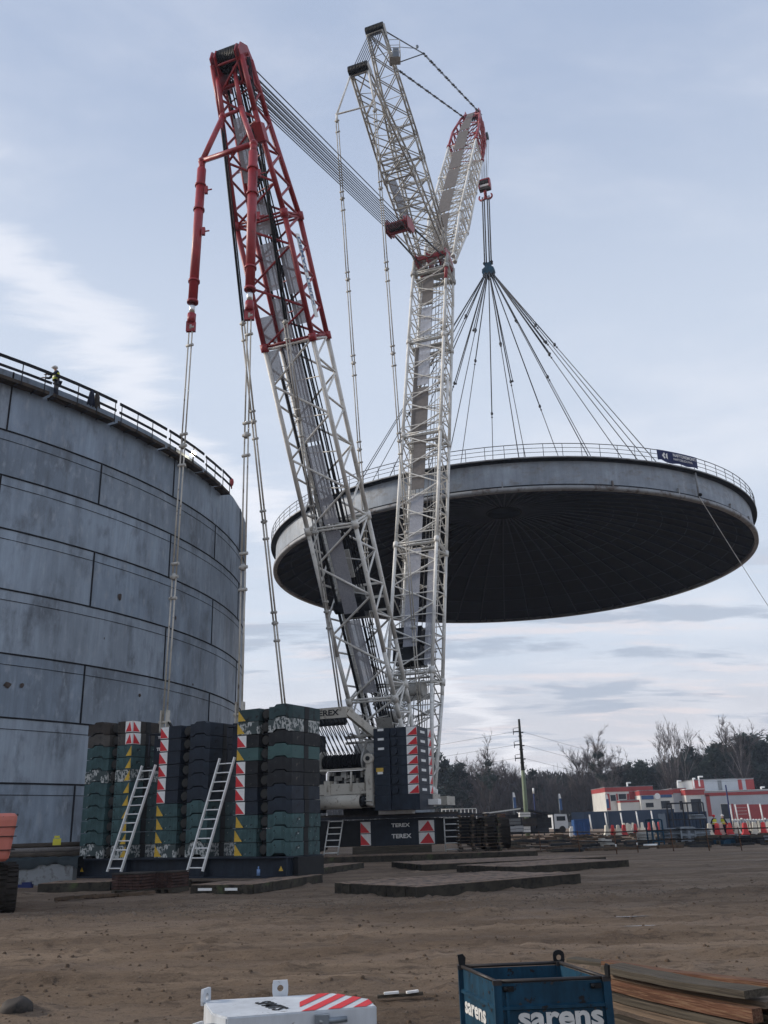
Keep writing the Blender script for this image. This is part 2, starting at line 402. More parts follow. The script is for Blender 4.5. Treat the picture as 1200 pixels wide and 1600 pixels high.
# ------------------------------------------------------------------ storage tank
TC=V((-42.12,59.2,0)); TR=32.02; TZ0=1.29
rows=[2.61,2.75,2.78,2.88,2.82,2.55,2.25,2.29]   # courses from the bottom
zz=[TZ0]
for r in rows: zz.append(zz[-1]+r)
TTOP=zz[-1]; zz[-1]+=.80; SHT=zz[-1]
tank=empty('storage_tank',(TC.x,TC.y,0),0,'huge round open-top storage tank of blue-grey welded steel plates','storage tank')
def P_t(th,r,z): return V((TC.x+r*math.cos(R_(th)),TC.y+r*math.sin(R_(th)),z))
mb=MB().use('tank_steel'); cols=[]
seams=MB().use('weld_black'); thin=MB().use('weld_black')
for k in range(8):
    z0,z1=zz[k],zz[k+1]; off=-40.6 if (7-k)%2==0 else -30.9   # top course has joints at -40.6, -20.4 ...
    for p in range(18):
        th0=off+20*p; shade=random.uniform(.76,1.14); tint=random.uniform(-.03,.03)
        for q in range(5):
            a,b=th0+4*q,th0+4*q+4
            mb.add([P_t(a,TR,z0),P_t(b,TR,z0),P_t(b,TR,z1),P_t(a,TR,z1)],[(0,1,2,3)],True)
            cols.append((shade*(1+tint),shade,shade*(1-tint)))
        if k<8: seams.box(P_t(th0,TR+.01,(z0+z1)/2),(.05,.07,z1-z0),Matrix.Rotation(R_(th0),3,'Z'))
    if k>0:
        seams.lathe([(TR+.002,z0-.04),(TR+.03,z0-.035),(TR+.03,z0+.03),(TR+.002,z0+.035)],TC,144)
        thin.lathe([(TR+.002,z0-.50),(TR+.012,z0-.50),(TR+.012,z0-.475),(TR+.002,z0-.475)],TC,144)
# inner wall
mb.use('tank_steel').lathe([(TR-.02,TZ0),(TR-.02,SHT)],TC,120); cols+= [(.8,.8,.8)]*120
mb.add([P_t(t,TR,SHT) for t in range(0,360,5)]+[P_t(t,TR-.02,SHT) for t in range(0,360,5)],[(i,(i+1)%72,72+(i+1)%72,72+i) for i in range(72)]); cols+=[(1,1,1)]*72
sh=obj('shell',mb,tank)
ca=sh.data.color_attributes.new('plate','FLOAT_COLOR','CORNER')
for poly in sh.data.polygons:
    c=cols[poly.index]
    for li in poly.loop_indices: ca.data[li].color=(*c,1)
obj('weld_seams',seams,tank); obj('scribe_line',thin,tank)
for th,z,sx_,sz in ((-27.5,13.2,.35,.45),(-38,8.05,.5,.35),(-36.8,8.1,.3,.3),(-24,8.4,.25,.25),(-36,2.6,.12,.12),(-36,3.9,.12,.12),(-19,13.0,.2,.3),(-15,9.6,.2,.2),(-29,10.9,.08,.16),(-37,2.1,.15,.1)):
    n=9; ctr=P_t(th,TR+.012,z); tv=V((-math.sin(R_(th)),math.cos(R_(th)),0))
    pts=[ctr]+[ctr+tv*(sx_*.5*random.uniform(.5,1)*math.cos(6.283*i/n))+V((0,0,1))*(sz*.5*random.uniform(.5,1)*math.sin(6.283*i/n)) for i in range(n)]
    st=MB().use('rust_stain').add(pts,[(0,1+i,1+(i+1)%n) for i in range(n)])
    obj('rust_patch',st,tank)
fm=MB().use('walkway_wood').lathe([(TR-.5,0),(TR+1.0,0),(TR+1.0,TZ0-.55),(TR+.75,TZ0-.5),(TR+.75,TZ0-.25),(TR+.35,TZ0-.25),(TR+.35,TZ0),(TR-.5,TZ0)],TC,120,smooth=False)
obj('foundation_ring',fm,tank)
sc_=MB().use('concrete'); sc_.lathe([(TR+.36,TZ0-.12),(TR+.60,TZ0-.12),(TR+.60,TZ0-.02),(TR+.36,TZ0-.02)],TC,40,R_(-50),R_(-33)); obj('ledge_pipe',sc_,tank)
# walkway brackets, planks and railings on the outside of the rim
wk=MB().use('walkway_wood')
seg=[(-75,-49.5),(-49,-37.6),(-37.3,-30.6),(-30.2,-23.6),(-23.2,-16.6),(-16.2,-12.2),(-11.9,-9.2)]
for a,b in seg:
    q=a
    while q<b-.1:
        e=min(b-.08,q+2.4)
        for rr in (.14,.40):
            z=TTOP+.06+random.uniform(-.02,.02)
            wk.beam(P_t(q,TR+rr,z),P_t(e,TR+rr,z),.24,.05)
        wk.beam(P_t(q,TR+.54,TTOP+.10),P_t(e,TR+.54,TTOP+.10),.04,.17)
        q+=2.4
obj('walkway_planks',wk,tank)
for th in [x*1.72-75 for x in range(39)]:
    bk=MB().use('dark_rail')
    bk.beam(P_t(th,TR,TTOP+.0),P_t(th,TR+.56,TTOP+.0),.05,.06)
    obj('bracket',bk,tank)
for a,b in seg:
    th=a+.3
    first=True
    rl=MB().use('walkway_wood')
    rl.use('weld_black')
    n=max(1,round((b-a)/2.2)); lift=random.uniform(-.03,.06)
    for i in range(n):
        t0=a+(b-a)*i/n; t1=a+(b-a)*(i+1)/n
        rl.beam(P_t(t0,TR+.60,TTOP+1.12+lift),P_t(t1,TR+.60,TTOP+1.12+lift),.05,.16)
        rl.beam(P_t(t0,TR+.60,TTOP+.62+lift),P_t(t1,TR+.60,TTOP+.62+lift),.05,.13)
    rg=obj('railing',rl,tank)
    while th<b:
        po=MB().use('dark_rail').tube(P_t(th,TR+.57,TTOP-.02),P_t(th,TR+.57,TTOP+1.2),.028)
        obj('post',po,rg); th+=2.1
    tk=MB().use('tank_steel')
# shell stiffener seen behind the railings (the plate edge of the far side of the platform)
st=MB().use('roof_rim')
for a,b in seg[:-1]:
    st.add([P_t(a,TR+.02,TTOP-.2),P_t(b,TR+.02,TTOP-.2),P_t(b,TR+.02,TTOP+.02),P_t(a,TR+.02,TTOP+.02)],[(0,1,2,3)])
# welding lamp on rim
lt=empty('work_lamp',tuple(P_t(-18.3,TR+.35,TTOP+.1)),0,'glaring lit work lamp on the rim walkway of the grey tank','work lamp')
lm=MB().use('black_steel').tube(P_t(-18.3,TR+.35,TTOP+.1),P_t(-18.3,TR+.4,TTOP+.8),.03); obj('stand',lm,lt)
lm=MB().use('lamp_glow').sphere(P_t(-18.3,TR+.4,TTOP+.85),.17,12); obj('bulb',lm,lt)
for i,(th,c_) in enumerate(((-33.6,'cloth_navy'),(-33.0,'brown_grey'))):
    jm=MB().use(c_); b0=P_t(th,TR+.66,TTOP+1.12)
    jm.sphere(b0-V((0,0,.42)),.5,10,(.32,.2,.95)); jm.tube(b0+V((.05,0,-.1)),b0+V((.16,.05,-.85)),.07,6,.05); jm.tube(b0+V((-.05,0,-.1)),b0+V((-.16,-.05,-.8)),.07,6,.05)
    tag(obj('work_jacket',jm,None,origin=b0),['dark work jacket hung on the tank rim railing, nearer the worker','dark work jacket hung on the tank rim railing, farther from the worker'][i],'jacket','jackets on the tank railing')
rg=MB().use('red_paint'); b0=P_t(-9.2,TR+.64,TTOP+1.15); rg.sphere(b0-V((0,0,.25)),.3,8,(.5,.4,1)); rg.tube(b0,b0+V((0,0,-.7)),.05)
tag(obj('rag',rg,None,origin=b0),'red cloth hung on the railing where the tank rim curves away','cloth')

# ------------------------------------------------------------------ tank roof hanging from the crane
RC=V((13.15,92.2,0)); RR=25.05; RZ=26.9; SKH=2.75
roof=empty('tank_roof',(RC.x,RC.y,RZ),0,'huge circular steel tank roof with dark ribbed underside hanging in mid-air','tank roof')
sk=MB().use('roof_steel'); sk.lathe([(RR-.25,RZ+.42),(RR-.25,RZ+SKH)],RC,160)
obj('skirt',sk,roof)
rm=MB().use('roof_rim')
rm.lathe([(RR-.40,RZ),(RR,RZ),(RR+.02,RZ+.34),(RR-.26,RZ+.36)],RC,160)
rm.lathe([(RR-.26,RZ+SKH-.10),(RR+.28,RZ+SKH-.06),(RR+.28,RZ+SKH+.04),(RR-.26,RZ+SKH+.05)],RC,160,smooth=False)
obj('rim_ring',rm,roof)
gp=MB().use('roof_dark'); gp.lathe([(RR-.24,RZ+.36),(RR-.1,RZ+.38),(RR-.1,RZ+.50),(RR-.24,RZ+.52)],RC,160); gp.lathe([(RR-.24,RZ+SKH-.2),(RR+.25,RZ+SKH-.11)],RC,160)
obj('seam_groove',gp,roof)
RISE=7.0
def domez(r,extra=0): return RZ+.1+RISE*(1-(r/RR)**2)+extra
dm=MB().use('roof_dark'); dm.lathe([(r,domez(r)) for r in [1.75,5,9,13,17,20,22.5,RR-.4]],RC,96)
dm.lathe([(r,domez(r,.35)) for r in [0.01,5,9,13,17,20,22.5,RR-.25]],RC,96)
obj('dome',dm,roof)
for i in range(48):
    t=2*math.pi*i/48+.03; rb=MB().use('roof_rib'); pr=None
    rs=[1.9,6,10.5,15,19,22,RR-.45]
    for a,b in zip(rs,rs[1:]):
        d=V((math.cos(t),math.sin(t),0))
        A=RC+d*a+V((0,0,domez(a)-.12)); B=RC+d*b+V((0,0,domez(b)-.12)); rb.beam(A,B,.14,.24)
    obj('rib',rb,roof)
for k,r in enumerate((4.4,6.8,9.2,11.6,14,16.4,18.8,21.2,23.2)):
    rr_=MB().use('roof_rib'); rr_.lathe([(r-.05,domez(r)-.02),(r-.04,domez(r)-.07),(r+.04,domez(r)-.07),(r+.05,domez(r)-.02)],RC,96); obj('purlin_ring',rr_,roof)
hb=MB().use('roof_hub'); hb.lathe([(1.75,domez(1.75)+.6),(1.75,domez(1.75)-.35),(1.95,domez(1.75)-.35),(1.95,domez(1.75)+.1)],RC,40); hb.lathe([(.01,domez(0)+.55),(1.8,domez(0)+.5)],RC,30); obj('hub_ring',hb,roof)
# railing
zt=RZ+SKH+.05
rl=MB().use('dark_rail')
for hz,rd in ((.38,.024),(.75,.024),(1.12,.034)):
    n=144
    for i in range(n):
        a,b=2*math.pi*i/n,2*math.pi*(i+1)/n
        rl.tube(RC+V((math.cos(a)*(RR+.22),math.sin(a)*(RR+.22),zt+hz)),RC+V((math.cos(b)*(RR+.22),math.sin(b)*(RR+.22),zt+hz)),rd,4,cap=False)
rail=obj('railing',rl,roof)
pm=MB().use('dark_rail').tube((0,0,0),(0,0,1.13),.026,5); pz=obj('post',pm,rail,local=True)
for i in range(100):
    a=2*math.pi*i/100
    o=pz if i==0 else pz.copy()
    if i: link(o); o.parent=rail
    o.location=(math.cos(a)*(RR+.22),math.sin(a)*(RR+.22),SKH+.05)
# small fixings on the skirt
for th in (-77,-98,-62,-45,-110,-34):
    fx=MB().use('roof_rim'); d=V((math.cos(R_(th)),math.sin(R_(th)),0)); p=RC+d*(RR-.2)
    fx.box(p+V((0,0,RZ+.55)),(.25,.12,.7),Matrix.Rotation(R_(th),3,'Z')); obj('lug',fx,roof)
for th in range(-170,170,20):
    fx=MB().use('roof_rib'); d=V((math.cos(R_(th)),math.sin(R_(th)),0)); p=RC+d*(RR-.8)
    fx.box(p+V((0,0,domez(RR-.8)-.25)),(.5,.12,.5),Matrix.Rotation(R_(th),3,'Z')); obj('support_bracket',fx,roof)
# banner on the railing
ban=empty('banner',(0,0,0),0,'dark blue banner with white diamond emblem tied to the roof railing','banner')
def rimp(th,h,r=RR+.26): return V((RC.x+r*math.cos(R_(th)),RC.y+r*math.sin(R_(th)),zt+h))
B0,B1=-67.0,-56.6
ban.location=rimp((B0+B1)/2,0)
bm_=MB().use('banner_blue'); n=12
for i in range(n):
    a,b=B0+(B1-B0)*i/n,B0+(B1-B0)*(i+1)/n
    lo=.10+.06*math.sin(i*1.3)+(.12 if i<2 else 0); lo2=.10+.06*math.sin((i+1)*1.3)+(.12 if i+1<2 else 0)
    f=[rimp(a,lo),rimp(b,lo2),rimp(b,1.16),rimp(a,1.16)]; g=[rimp(a,lo,RR+.245),rimp(b,lo2,RR+.245),rimp(b,1.16,RR+.245),rimp(a,1.16,RR+.245)]
    bm_.add(f+g,[(0,1,2,3),(7,6,5,4),(3,2,6,7),(4,5,1,0)])
obj('sheet',bm_,ban)
def bpt(u,h,r=RR+.29):    # u metres along the banner
    return rimp(B0+math.degrees(u/(RR+.26)),h,r)
em=MB().use('sign_white')
for (u0,w_,) in ((.72,.26),):
    em.add([bpt(u0-.26,.66),bpt(u0,.36),bpt(u0+.1,.50),bpt(u0-.02,.66),bpt(u0+.1,.82),bpt(u0,.98)],[(0,1,2,3),(0,3,4,5)])
    em.add([bpt(u0+.16,.52),bpt(u0+.34,.36),bpt(u0+.34,.96),bpt(u0+.16,.80)],[(0,1,2,3)])
obj('emblem',em,ban)
thm=(B0+B1)/2+1.3; tx=V((-math.sin(R_(thm)),math.cos(R_(thm)),0))
nrm=V((math.cos(R_(thm)),math.sin(R_(thm)),0))
text('NAFTOREMONT',"lettering",ban,'sign_white',.40,rimp(thm,.66)+nrm*.14-tx*1.35,tx,(0,0,1),sx=.92,bold=.006)
text('NAFTOBUDOWA',"lettering",ban,'sign_white',.30,rimp(thm,.33)+nrm*.14-tx*1.35,tx,(0,0,1),sx=.95)

# ------------------------------------------------------------------ the crane
crane=empty('lattice_boom_crane',tuple(K(56.2,0)),0,'towering white and red lattice boom crane holding the round tank roof','crane')
def frame(P,Q):
    d=(V(Q)-V(P)).normalized(); n=SX.cross(d); n.normalize(); return d,n   # n points up/forward side
def at(P,Q,st,t):
    for (t0,w0,d0),(t1,w1,d1) in zip(st,st[1:]):
        if t<=t1+1e-9:
            f=(t-t0)/(t1-t0); return w0+(w1-w0)*f,d0+(d1-d0)*f
    return st[-1][1:]
def lattice(name,parent,P,Q,st,secs,rc=.11,rb=.055,pitch=3.0,fx=True,heavy=False):
    """four-chord lattice from P to Q. secs=[(t0,t1,material)] ; every section is its own part"""
    P=V(P);Q=V(Q);Ln=(Q-P).length; d,n=frame(P,Q)
    res=[]
    def cor(t):
        w,dd=at(P,Q,st,t); c=P+(Q-P)*t
        return [c-SX*w/2-n*dd/2, c+SX*w/2-n*dd/2, c+SX*w/2+n*dd/2, c-SX*w/2+n*dd/2]
    for (t0,t1,mt) in secs:
        m=MB().use(mt); nb=max(1,round((t1-t0)*Ln/pitch)); kn=[t0]+[s_[0] for s_ in st if t0<s_[0]<t1]+[t1]
        for a,b in zip(kn,kn[1:]):
            A,B=cor(a),cor(b)
            for i in range(4): m.tube(A[i],B[i],rc,8)
        for k in range(nb):
            a=t0+(t1-t0)*k/nb; b=t0+(t1-t0)*(k+1)/nb; mid=(a+b)/2
            A,B,C=cor(a),cor(b),cor(mid)
            for (i,j),o_ in (((0,1),0),((3,2),1)):
                if fx:
                    if (k+o_)%2: m.tube(A[i],B[j],rb,6,cap=False)
                    else: m.tube(A[j],B[i],rb,6,cap=False)
                    if heavy: m.tube(C[i],C[j],rb*.8,6,cap=False)
                else:
                    m.tube(A[i],B[j],rb,5,cap=False); m.tube(A[j],B[i],rb,5,cap=False)
            for i,j in ((0,3),(1,2)):
                m.tube(A[i],C[j],rb,6,cap=False); m.tube(C[j],B[i],rb,6,cap=False)
            m.tube(A[0],A[2],rb*.6,5,cap=False)
        for a,b in ((0,1),(1,2),(2,3),(3,0)):
            m.tube(cor(t0+.002)[a],cor(t0+.002)[b],rb,6); m.tube(cor(t1-.002)[a],cor(t1-.002)[b],rb,6)
        for i in range(4):   # pin lugs at the section joint
            q=cor(t0)[i]; m.tube(q-d*.22,q+d*.22,rc*1.55,8)
        # step irons on a chord
        u=t0
        while u<t1:
            q=cor(u)[0]; m.tube(q,q-SX*.38-n*.05,.022,4); u+=1.55/Ln*2
        res.append(obj('lattice_section',m,parent))
    return res,cor,d,n

# superlift mast: foot behind the boom, leaning back toward the ballast
slm=empty('superlift_mast',(0,0,0)); slm.parent=crane; slm.location=K(56.4,4.6)-crane.location
SF,SH=K(56.4,4.6),K(36.6,40.2)
SLst=[(0,2.7,.5),(.10,2.9,2.0),(.2,2.95,2.2),(.64,2.95,2.2),(.80,2.9,2.1),(.93,2.0,1.5),(1.0,1.75,1.1)]
secs,slc,sld,sln=lattice('mast',slm,SF,SH,SLst,[(0,.13,'white_paint'),(.13,.385,'white_paint'),(.385,.64,'white_paint')],rc=.13,rb=.066,pitch=2.0)
secs2,_,_,_=lattice('mast',slm,SF,SH,SLst,[(.64,.80,'red_paint'),(.80,1.0,'red_paint')],rc=.145,rb=.07,pitch=1.75)
def panel(name,parent,cor,t0,t1,mt,side,c0,c1,th=.03,off=.0,nn=None):
    m=MB().use(mt)
    a,b=cor(t0),cor(t1); i,j=((0,1) if side=='near' else (3,2))
    def pt(q,f): return q[i]+(q[j]-q[i])*f+nn*off
    P4=[pt(a,c0),pt(a,c1),pt(b,c1),pt(b,c0)]; m.add(P4+[p+nn*th for p in P4],[(0,1,2,3),(7,6,5,4),(0,4,5,1),(1,5,6,2),(2,6,7,3),(3,7,4,0)])
    return obj(name,m,parent)
# gratings (catwalk plates) inside the mast, against the far face
for a,b,c0,c1,mm in ((.02,.10,.45,.8,'shaded_white_paint'),(.14,.25,.34,.64,'grating'),(.26,.38,.34,.64,'grating'),(.39,.50,.36,.66,'grating'),(.505,.635,.36,.66,'grating'),(.645,.70,.36,.62,'grating'),(.71,.77,.36,.66,'grating'),(.78,.83,.36,.66,'grating'),(.85,.93,.3,.6,'grating'),(.595,.635,.03,.25,'grating'),(.645,.68,.04,.28,'grating'),(.70,.76,.72,.93,'grating'),(.66,.69,.72,.93,'grating')):
    panel('catwalk_plate',slm,slc,a,b,mm,'far',c0,c1,off=-.12,nn=sln)
# inner drive chord, ropes that run inside the mast
dc=MB().use('black_steel'); q0,q1=slc(.05),slc(.97)
def inn(t,f,g):
    q=slc(t); a=q[0]+(q[1]-q[0])*f; b=q[3]+(q[2]-q[3])*f; return a+(b-a)*g
m=MB().use('black_steel')
for a,b in ((.02,.4),(.4,.64),(.64,.97)): m.tube(inn(a,.22,.5),inn(b,.20,.5),.07,6)
obj('drive_shaft',m,slm)
m=MB().use('black_steel').tube(inn(.05,.14,.8),inn(.6,.14,.8),.09,6); obj('drive_shaft',m,slm)
for f,g in ((.40,.3),(.46,.25),(.50,.3),(.56,.3),(.62,.35),(.70,.4),(.28,.35),(.34,.3),(.44,.12),(.53,.10),(.37,.15)):
    m=MB().use('black_steel'); m.tube(inn(.03,f*.8+.1,.1),inn(.5,f,g),.04,5,cap=False); m.tube(inn(.5,f,g),inn(.985,f,g),.04,5,cap=False); obj('hoist_rope',m,slm)
# ladder inside
m=MB().use('shaded_white_paint')
for t0,t1 in ((.05,.62),):
    m.tube(inn(t0,.14,.7),inn(t1,.14,.7),.03,5); m.tube(inn(t0,.30,.7),inn(t1,.30,.7),.03,5)
    for k in range(70):
        t=t0+(t1-t0)*k/70; m.tube(inn(t,.14,.7),inn(t,.30,.7),.015,4,cap=False)
obj('ladder',m,slm)
# winch plate in the lower mast
m=MB().use('shaded_white_paint')
c=inn(.265,.45,.4); Mx=Matrix((SX,sld,sln)).transposed()
m.box(c,(1.5,1.9,.12),Mx); m.use('black_steel').box(c+sln*.45+SX*.1,(1.3,1.2,.7),Mx)
m.tube(c-SX*1.1+sln*.5,c+SX*1.15+sln*.5,.38,14); m.use('white_paint').beam(slc(.285)[0],slc(.285)[1],.12,.12); m.beam(slc(.245)[0],slc(.245)[1],.12,.12)
m.beam(slc(.265)[0],slc(.265)[1],.08,.16)
obj('winch_frame',m,slm)
m=MB().use('shaded_white_paint').box(inn(.325,.42,.45),(.95,1.7,.1),Mx); obj('winch_guard',m,slm)
# head: cheek plates, sheaves, cross drum
m=MB().use('red_paint')
h0=slc(1.0)
for s_ in (-1,1):
    for o_ in (.62,.86):
        c=SH+SX*s_*o_
        m.prism([(-.7,-1.3),(.6,-1.3),(.75,.3),(.3,.75),(-.5,.75),(-.85,.1)],c-SX*.03,sln,sld,SX,.06)
m.tube(SH-SX*1.0-sln*.1+sld*.2,SH+SX*1.05-sln*.1+sld*.2,.1,10)
m.beam(SH-SX*.95-sln*.6-sld*.75,SH+SX*.95-sln*.6-sld*.75,.16,.16); m.beam(SH-SX*.95+sln*.4-sld*1.2,SH+SX*.95+sln*.4-sld*1.2,.14,.14)
obj('head_cheeks',m,slm)
for k in range(12):
    c=SH+SX*(-.55+1.1*k/11)+sld*.22-sln*.1; m=MB().use('black_steel').tube(c-SX*.035,c+SX*.035,.62,20); obj('sheave',m,slm)
m=MB().use('red_paint').prism([(0,0),(.5,0),(.6,.9),(.1,.9)],SH+SX*1.0+sln*1.0-sld*4.6,sln,sld,SX,.5); obj('limit_box',m,slm)
for k,t in enumerate((.905,.86,.79,.735)):
    m=MB().use('black_steel'); m.sphere(inn(t,.5,.35),.33,8,(.8,.8,1.2)); obj('rope_roller',m,slm)
# slogan board on the right side face
m=MB().use('sign_white'); a,b=slc(.665),slc(.775)
def rs(q,f,o=.08): return q[1]+(q[2]-q[1])*f+SX*o
A0,A1,B0_,B1_=rs(a,.40),rs(a,.62),rs(b,.40),rs(b,.62)
m.add([A0,A1,B1_,B0_]+[p-SX*.03 for p in (A0,A1,B1_,B0_)],[(0,1,2,3),(7,6,5,4),(0,4,5,1),(1,5,6,2),(2,6,7,3),(3,7,4,0)])
bd=obj('name_board',m,slm)
text('DEMAG TEREX','lettering',slm,'sign_blue',.52,B0_+SX*.012-sld*.15+sln*.05,-sld,sln,sx=1.1,bold=.012)
# pendant hanger frames on the head, then cylinders, then the long ballast pendants
T1,T2=V((-8.70,34.92,5.7)),V((-5.51,33.15,5.7))
C1,C2=V((-8.30,34.92,32.35)),V((-5.53,33.15,31.7))
HX1,HX2=V((-7.62,36.05,36.1)),V((-6.72,36.2,36.7))
m=MB().use('red_paint')
hl,hr=SH-SX*.95,SH+SX*.75
for a,b,r in ((hl,HX1,.13),(SH+SX*.1,HX2,.12),(HX1,C1,.14),(HX2,C2,.14),(HX1,HX2,.10),(C1,C2,.13)): m.tube(a,b,r,8)
for c in (C1,C2,HX1,HX2): m.sphere(c,.2,10)
m.tube(C1+V((0,0,.1)),C1-V((0,0,.6)),.16,8); m.tube(C2+V((0,0,.1)),C2-V((0,0,.6)),.16,8)
obj('hanger_frame',m,slm)
def chain(name,parent,A,B,mt,seg=6.0,r=.035,gap=.11,side=SX,joint='shaded_white_paint'):
    """pendant made of twin straps with pinned joints"""
    A=V(A);B=V(B);d=(B-A);Ln=d.length;d=d/Ln; n=max(1,round(Ln/seg)); sd=(side-d*side.dot(d)).normalized()
    m=MB().use(mt)
    for k in range(n):
        a=A+d*(Ln*k/n); b=A+d*(Ln*(k+1)/n)
        for s_ in (-1,1): m.tube(a+sd*gap*s_,b+sd*gap*s_,r,6)
    m.use(joint)
    for k in range(n):
        a=A+d*(Ln*k/n)
        for o_ in (0.0,.9,-.55):
            if 0<=(Ln*k/n)+o_: m.tube(a+d*o_-sd*(gap+.09),a+d*o_+sd*(gap+.09),.07,6)
        m.tube(a-d*.12,a+d*.12,.10,8)
    return obj(name,m,parent)
for C,T,zb,s_ in ((C1,T1,24.5,1),(C2,T2,23.9,1)):
    top=C-V((0,0,.5)); bot=V((C.x+(T.x-C.x)*.3,T.y,zb))
    cy=MB().use('red_paint').tube(top,bot,.215,16); d=(bot-top).normalized()
    for f in (.13,.32,.86): p=top+(bot-top)*f; cy.tube(p-d*.05,p+d*.05,.27,16)
    cy.tube(bot,bot+d*.12,.26,16)
    for f in (.18,.5): p=top+(bot-top)*f; cy.box(p+SX*.34,(.14,.14,.4)); cy.beam(p+SX*.25,p+SX*.65-V((0,0,.05)),.05,.05)
    cyl=obj('hydraulic_cylinder',cy,slm)
    rd=MB().use('chrome').tube(bot,bot+d*.75,.13,12); obj('piston_rod',rd,slm)
    ey=MB().use('red_paint').tube(bot+d*.7,bot+d*1.15,.2,8); ey.box(bot+d*1.35,(.42,.16,.5)); obj('rod_eye',ey,slm)
    chain('ballast_pendant',slm,bot+d*1.4,T,'cream_paint',seg=6.1,r=.036,gap=.085)
# fixed pendants from the mast head down to the A-frame
for s_,sb,Yb,zb in ((-1.05,-1.5,45.6,6.6),(1.0,-.2,49.2,7.9)):
    top=SH+SX*s_*.95
    mid=top+(K(Yb,zb,sb)-top)*.40
    m=MB().use('black_steel').tube(top,mid,.07,6); m.tube(top+SX*.12,mid+SX*.12,.04,5); obj('pendant_bar',m,slm)
    chain('a_frame_pendant',slm,mid,K(Yb,zb,sb),'cream_paint' if s_<0 else 'shaded_white_paint',seg=5.4,r=.05,gap=.08)
# main boom
BF,BH=K(58.6,3.6),K(69.4,50.0)
mbm=empty('main_boom',tuple(BF-crane.location)); mbm.parent=crane
Bst=[(0,3.1,.5),(.14,3.15,2.2),(.9,3.15,2.2),(1,3.1,1.9)]
_,bc,bd_,bn=lattice('boom',mbm,BF,BH,Bst,[(0,.16,'white_paint'),(.16,.37,'white_paint'),(.37,.58,'white_paint'),(.58,.79,'white_paint'),(.79,.965,'white_paint')],rc=.125,rb=.052,pitch=1.55,heavy=True)
_,_,_,_=lattice('boom',mbm,BF,BH,Bst,[(.965,1.0,'shaded_white_paint')],rc=.17,rb=.1,pitch=1.6)
def bin_(t,f,g):
    q=bc(t); a=q[0]+(q[1]-q[0])*f; b=q[3]+(q[2]-q[3])*f; return a+(b-a)*g
for a,b in ((.20,.36),(.375,.46),(.47,.575),(.585,.68),(.685,.785),(.80,.87),(.875,.955)):
    panel('catwalk_plate',mbm,bc,a,b,'brown_grating' if a>.8 or .46<a<.6 else 'grating','far',.30,.62,off=-.15,nn=bn)
panel('catwalk_plate',mbm,bc,.17,.355,'grating','far',.80,.97,off=-.15,nn=bn)
panel('catwalk_plate',mbm,bc,.59,.78,'brown_grating','far',.18,.30,off=-.35,nn=bn)
for t in (.37,.58,.79,.16,.965):
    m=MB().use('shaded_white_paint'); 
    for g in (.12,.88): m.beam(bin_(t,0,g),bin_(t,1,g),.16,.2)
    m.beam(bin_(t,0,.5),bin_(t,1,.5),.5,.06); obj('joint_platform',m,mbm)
for f,g in ((.34,.3),(.44,.2),(.56,.25),(.66,.3),(.24,.3)):
    m=MB().use('rope_steel').tube(bin_(.08,f,g),bin_(.99,f,g),.03,5,cap=False); obj('hoist_rope',m,mbm)
for f in (.16,.86,.72):
    chain('luffing_pendant',mbm,bin_(.98,f,.05),bin_(.06,f,.1),'white_paint',seg=6,r=.03,gap=.08)
m=MB().use('shaded_white_paint'); 
m.tube(bin_(.12,.12,.7),bin_(.95,.12,.7),.03,5); m.tube(bin_(.12,.24,.7),bin_(.95,.24,.7),.03,5)
for k in range(90): t=.12+.83*k/90; m.tube(bin_(t,.12,.7),bin_(t,.24,.7),.015,4,cap=False)
obj('ladder',m,mbm)
Mb=Matrix((SX,bd_,bn)).transposed()
for t,s_ in ((.225,-.55),(.195,-.55)):
    m=MB().use('black_steel').box(bc(t)[0]*.5+bc(t)[1]*.5+SX*s_+bn*.9,(2.0,1.1,1.3),Mb); c=bc(t)[0]*.5+bc(t)[1]*.5+SX*s_+bn*.5; m.use('shaded_white_paint').beam(c-SX*1.1-bd_*.62,c+SX*1.2-bd_*.62,.12,.14); m.beam(c+SX*1.1-bd_*.6,c+SX*1.1+bd_*.6,.12,.14); obj('winch_housing',m,mbm)
m=MB().use('shaded_white_paint'); c=bin_(.145,.35,.4); m.tube(c-SX*1.1,c+SX*1.0,.42,16); m.tube(c-SX*1.15,c-SX*1.0,.62,16); m.tube(c+SX*.95,c+SX*1.08,.62,16); m.beam(c-SX*1.4-bd_*.6,c+SX*1.5-bd_*.6,.2,.3); obj('winch_drum',m,mbm)
# red boom head
m=MB().use('red_paint')
for s_ in (-1.35,-.3,.75,1.45):
    m.prism([(-1.3,-.5),(1.1,-.5),(1.5,.2),(.8,.7),(-.8,.65),(-1.4,.2)],BH+SX*s_,bn,bd_,SX,.10)
m.beam(BH-SX*1.5-bn*1.1,BH+SX*1.5-bn*1.1,.3,.35); m.beam(BH-SX*1.5+bn*1.1,BH+SX*1.5+bn*1.1,.3,.35); m.beam(BH-SX*1.5+bd_*1.0,BH+SX*1.5+bd_*1.0,.3,.35)
m.tube(bc(.93)[2],bc(1)[2],.15,8)
obj('boom_head',m,mbm)
for s_ in (-.9,-.5,.1,.5,1.1):
    c=BH+SX*s_-bn*.7+bd_*.2; m=MB().use('black_steel').tube(c-SX*.06,c+SX*.06,.5,16); obj('sheave',m,mbm)
m=MB().use('sign_blue'); a,b=bc(.66),bc(.71); m.use('sign_white'); 
m.add([a[1]+(a[2]-a[1])*.35+SX*.1,a[1]+(a[2]-a[1])*.6+SX*.1,b[1]+(b[2]-b[1])*.6+SX*.1,b[1]+(b[2]-b[1])*.35+SX*.1],[(0,1,2,3)])
m.add([v-SX*.03 for v in m.v[:4]],[(3,2,1,0)]); sg=obj('name_board',m,mbm)
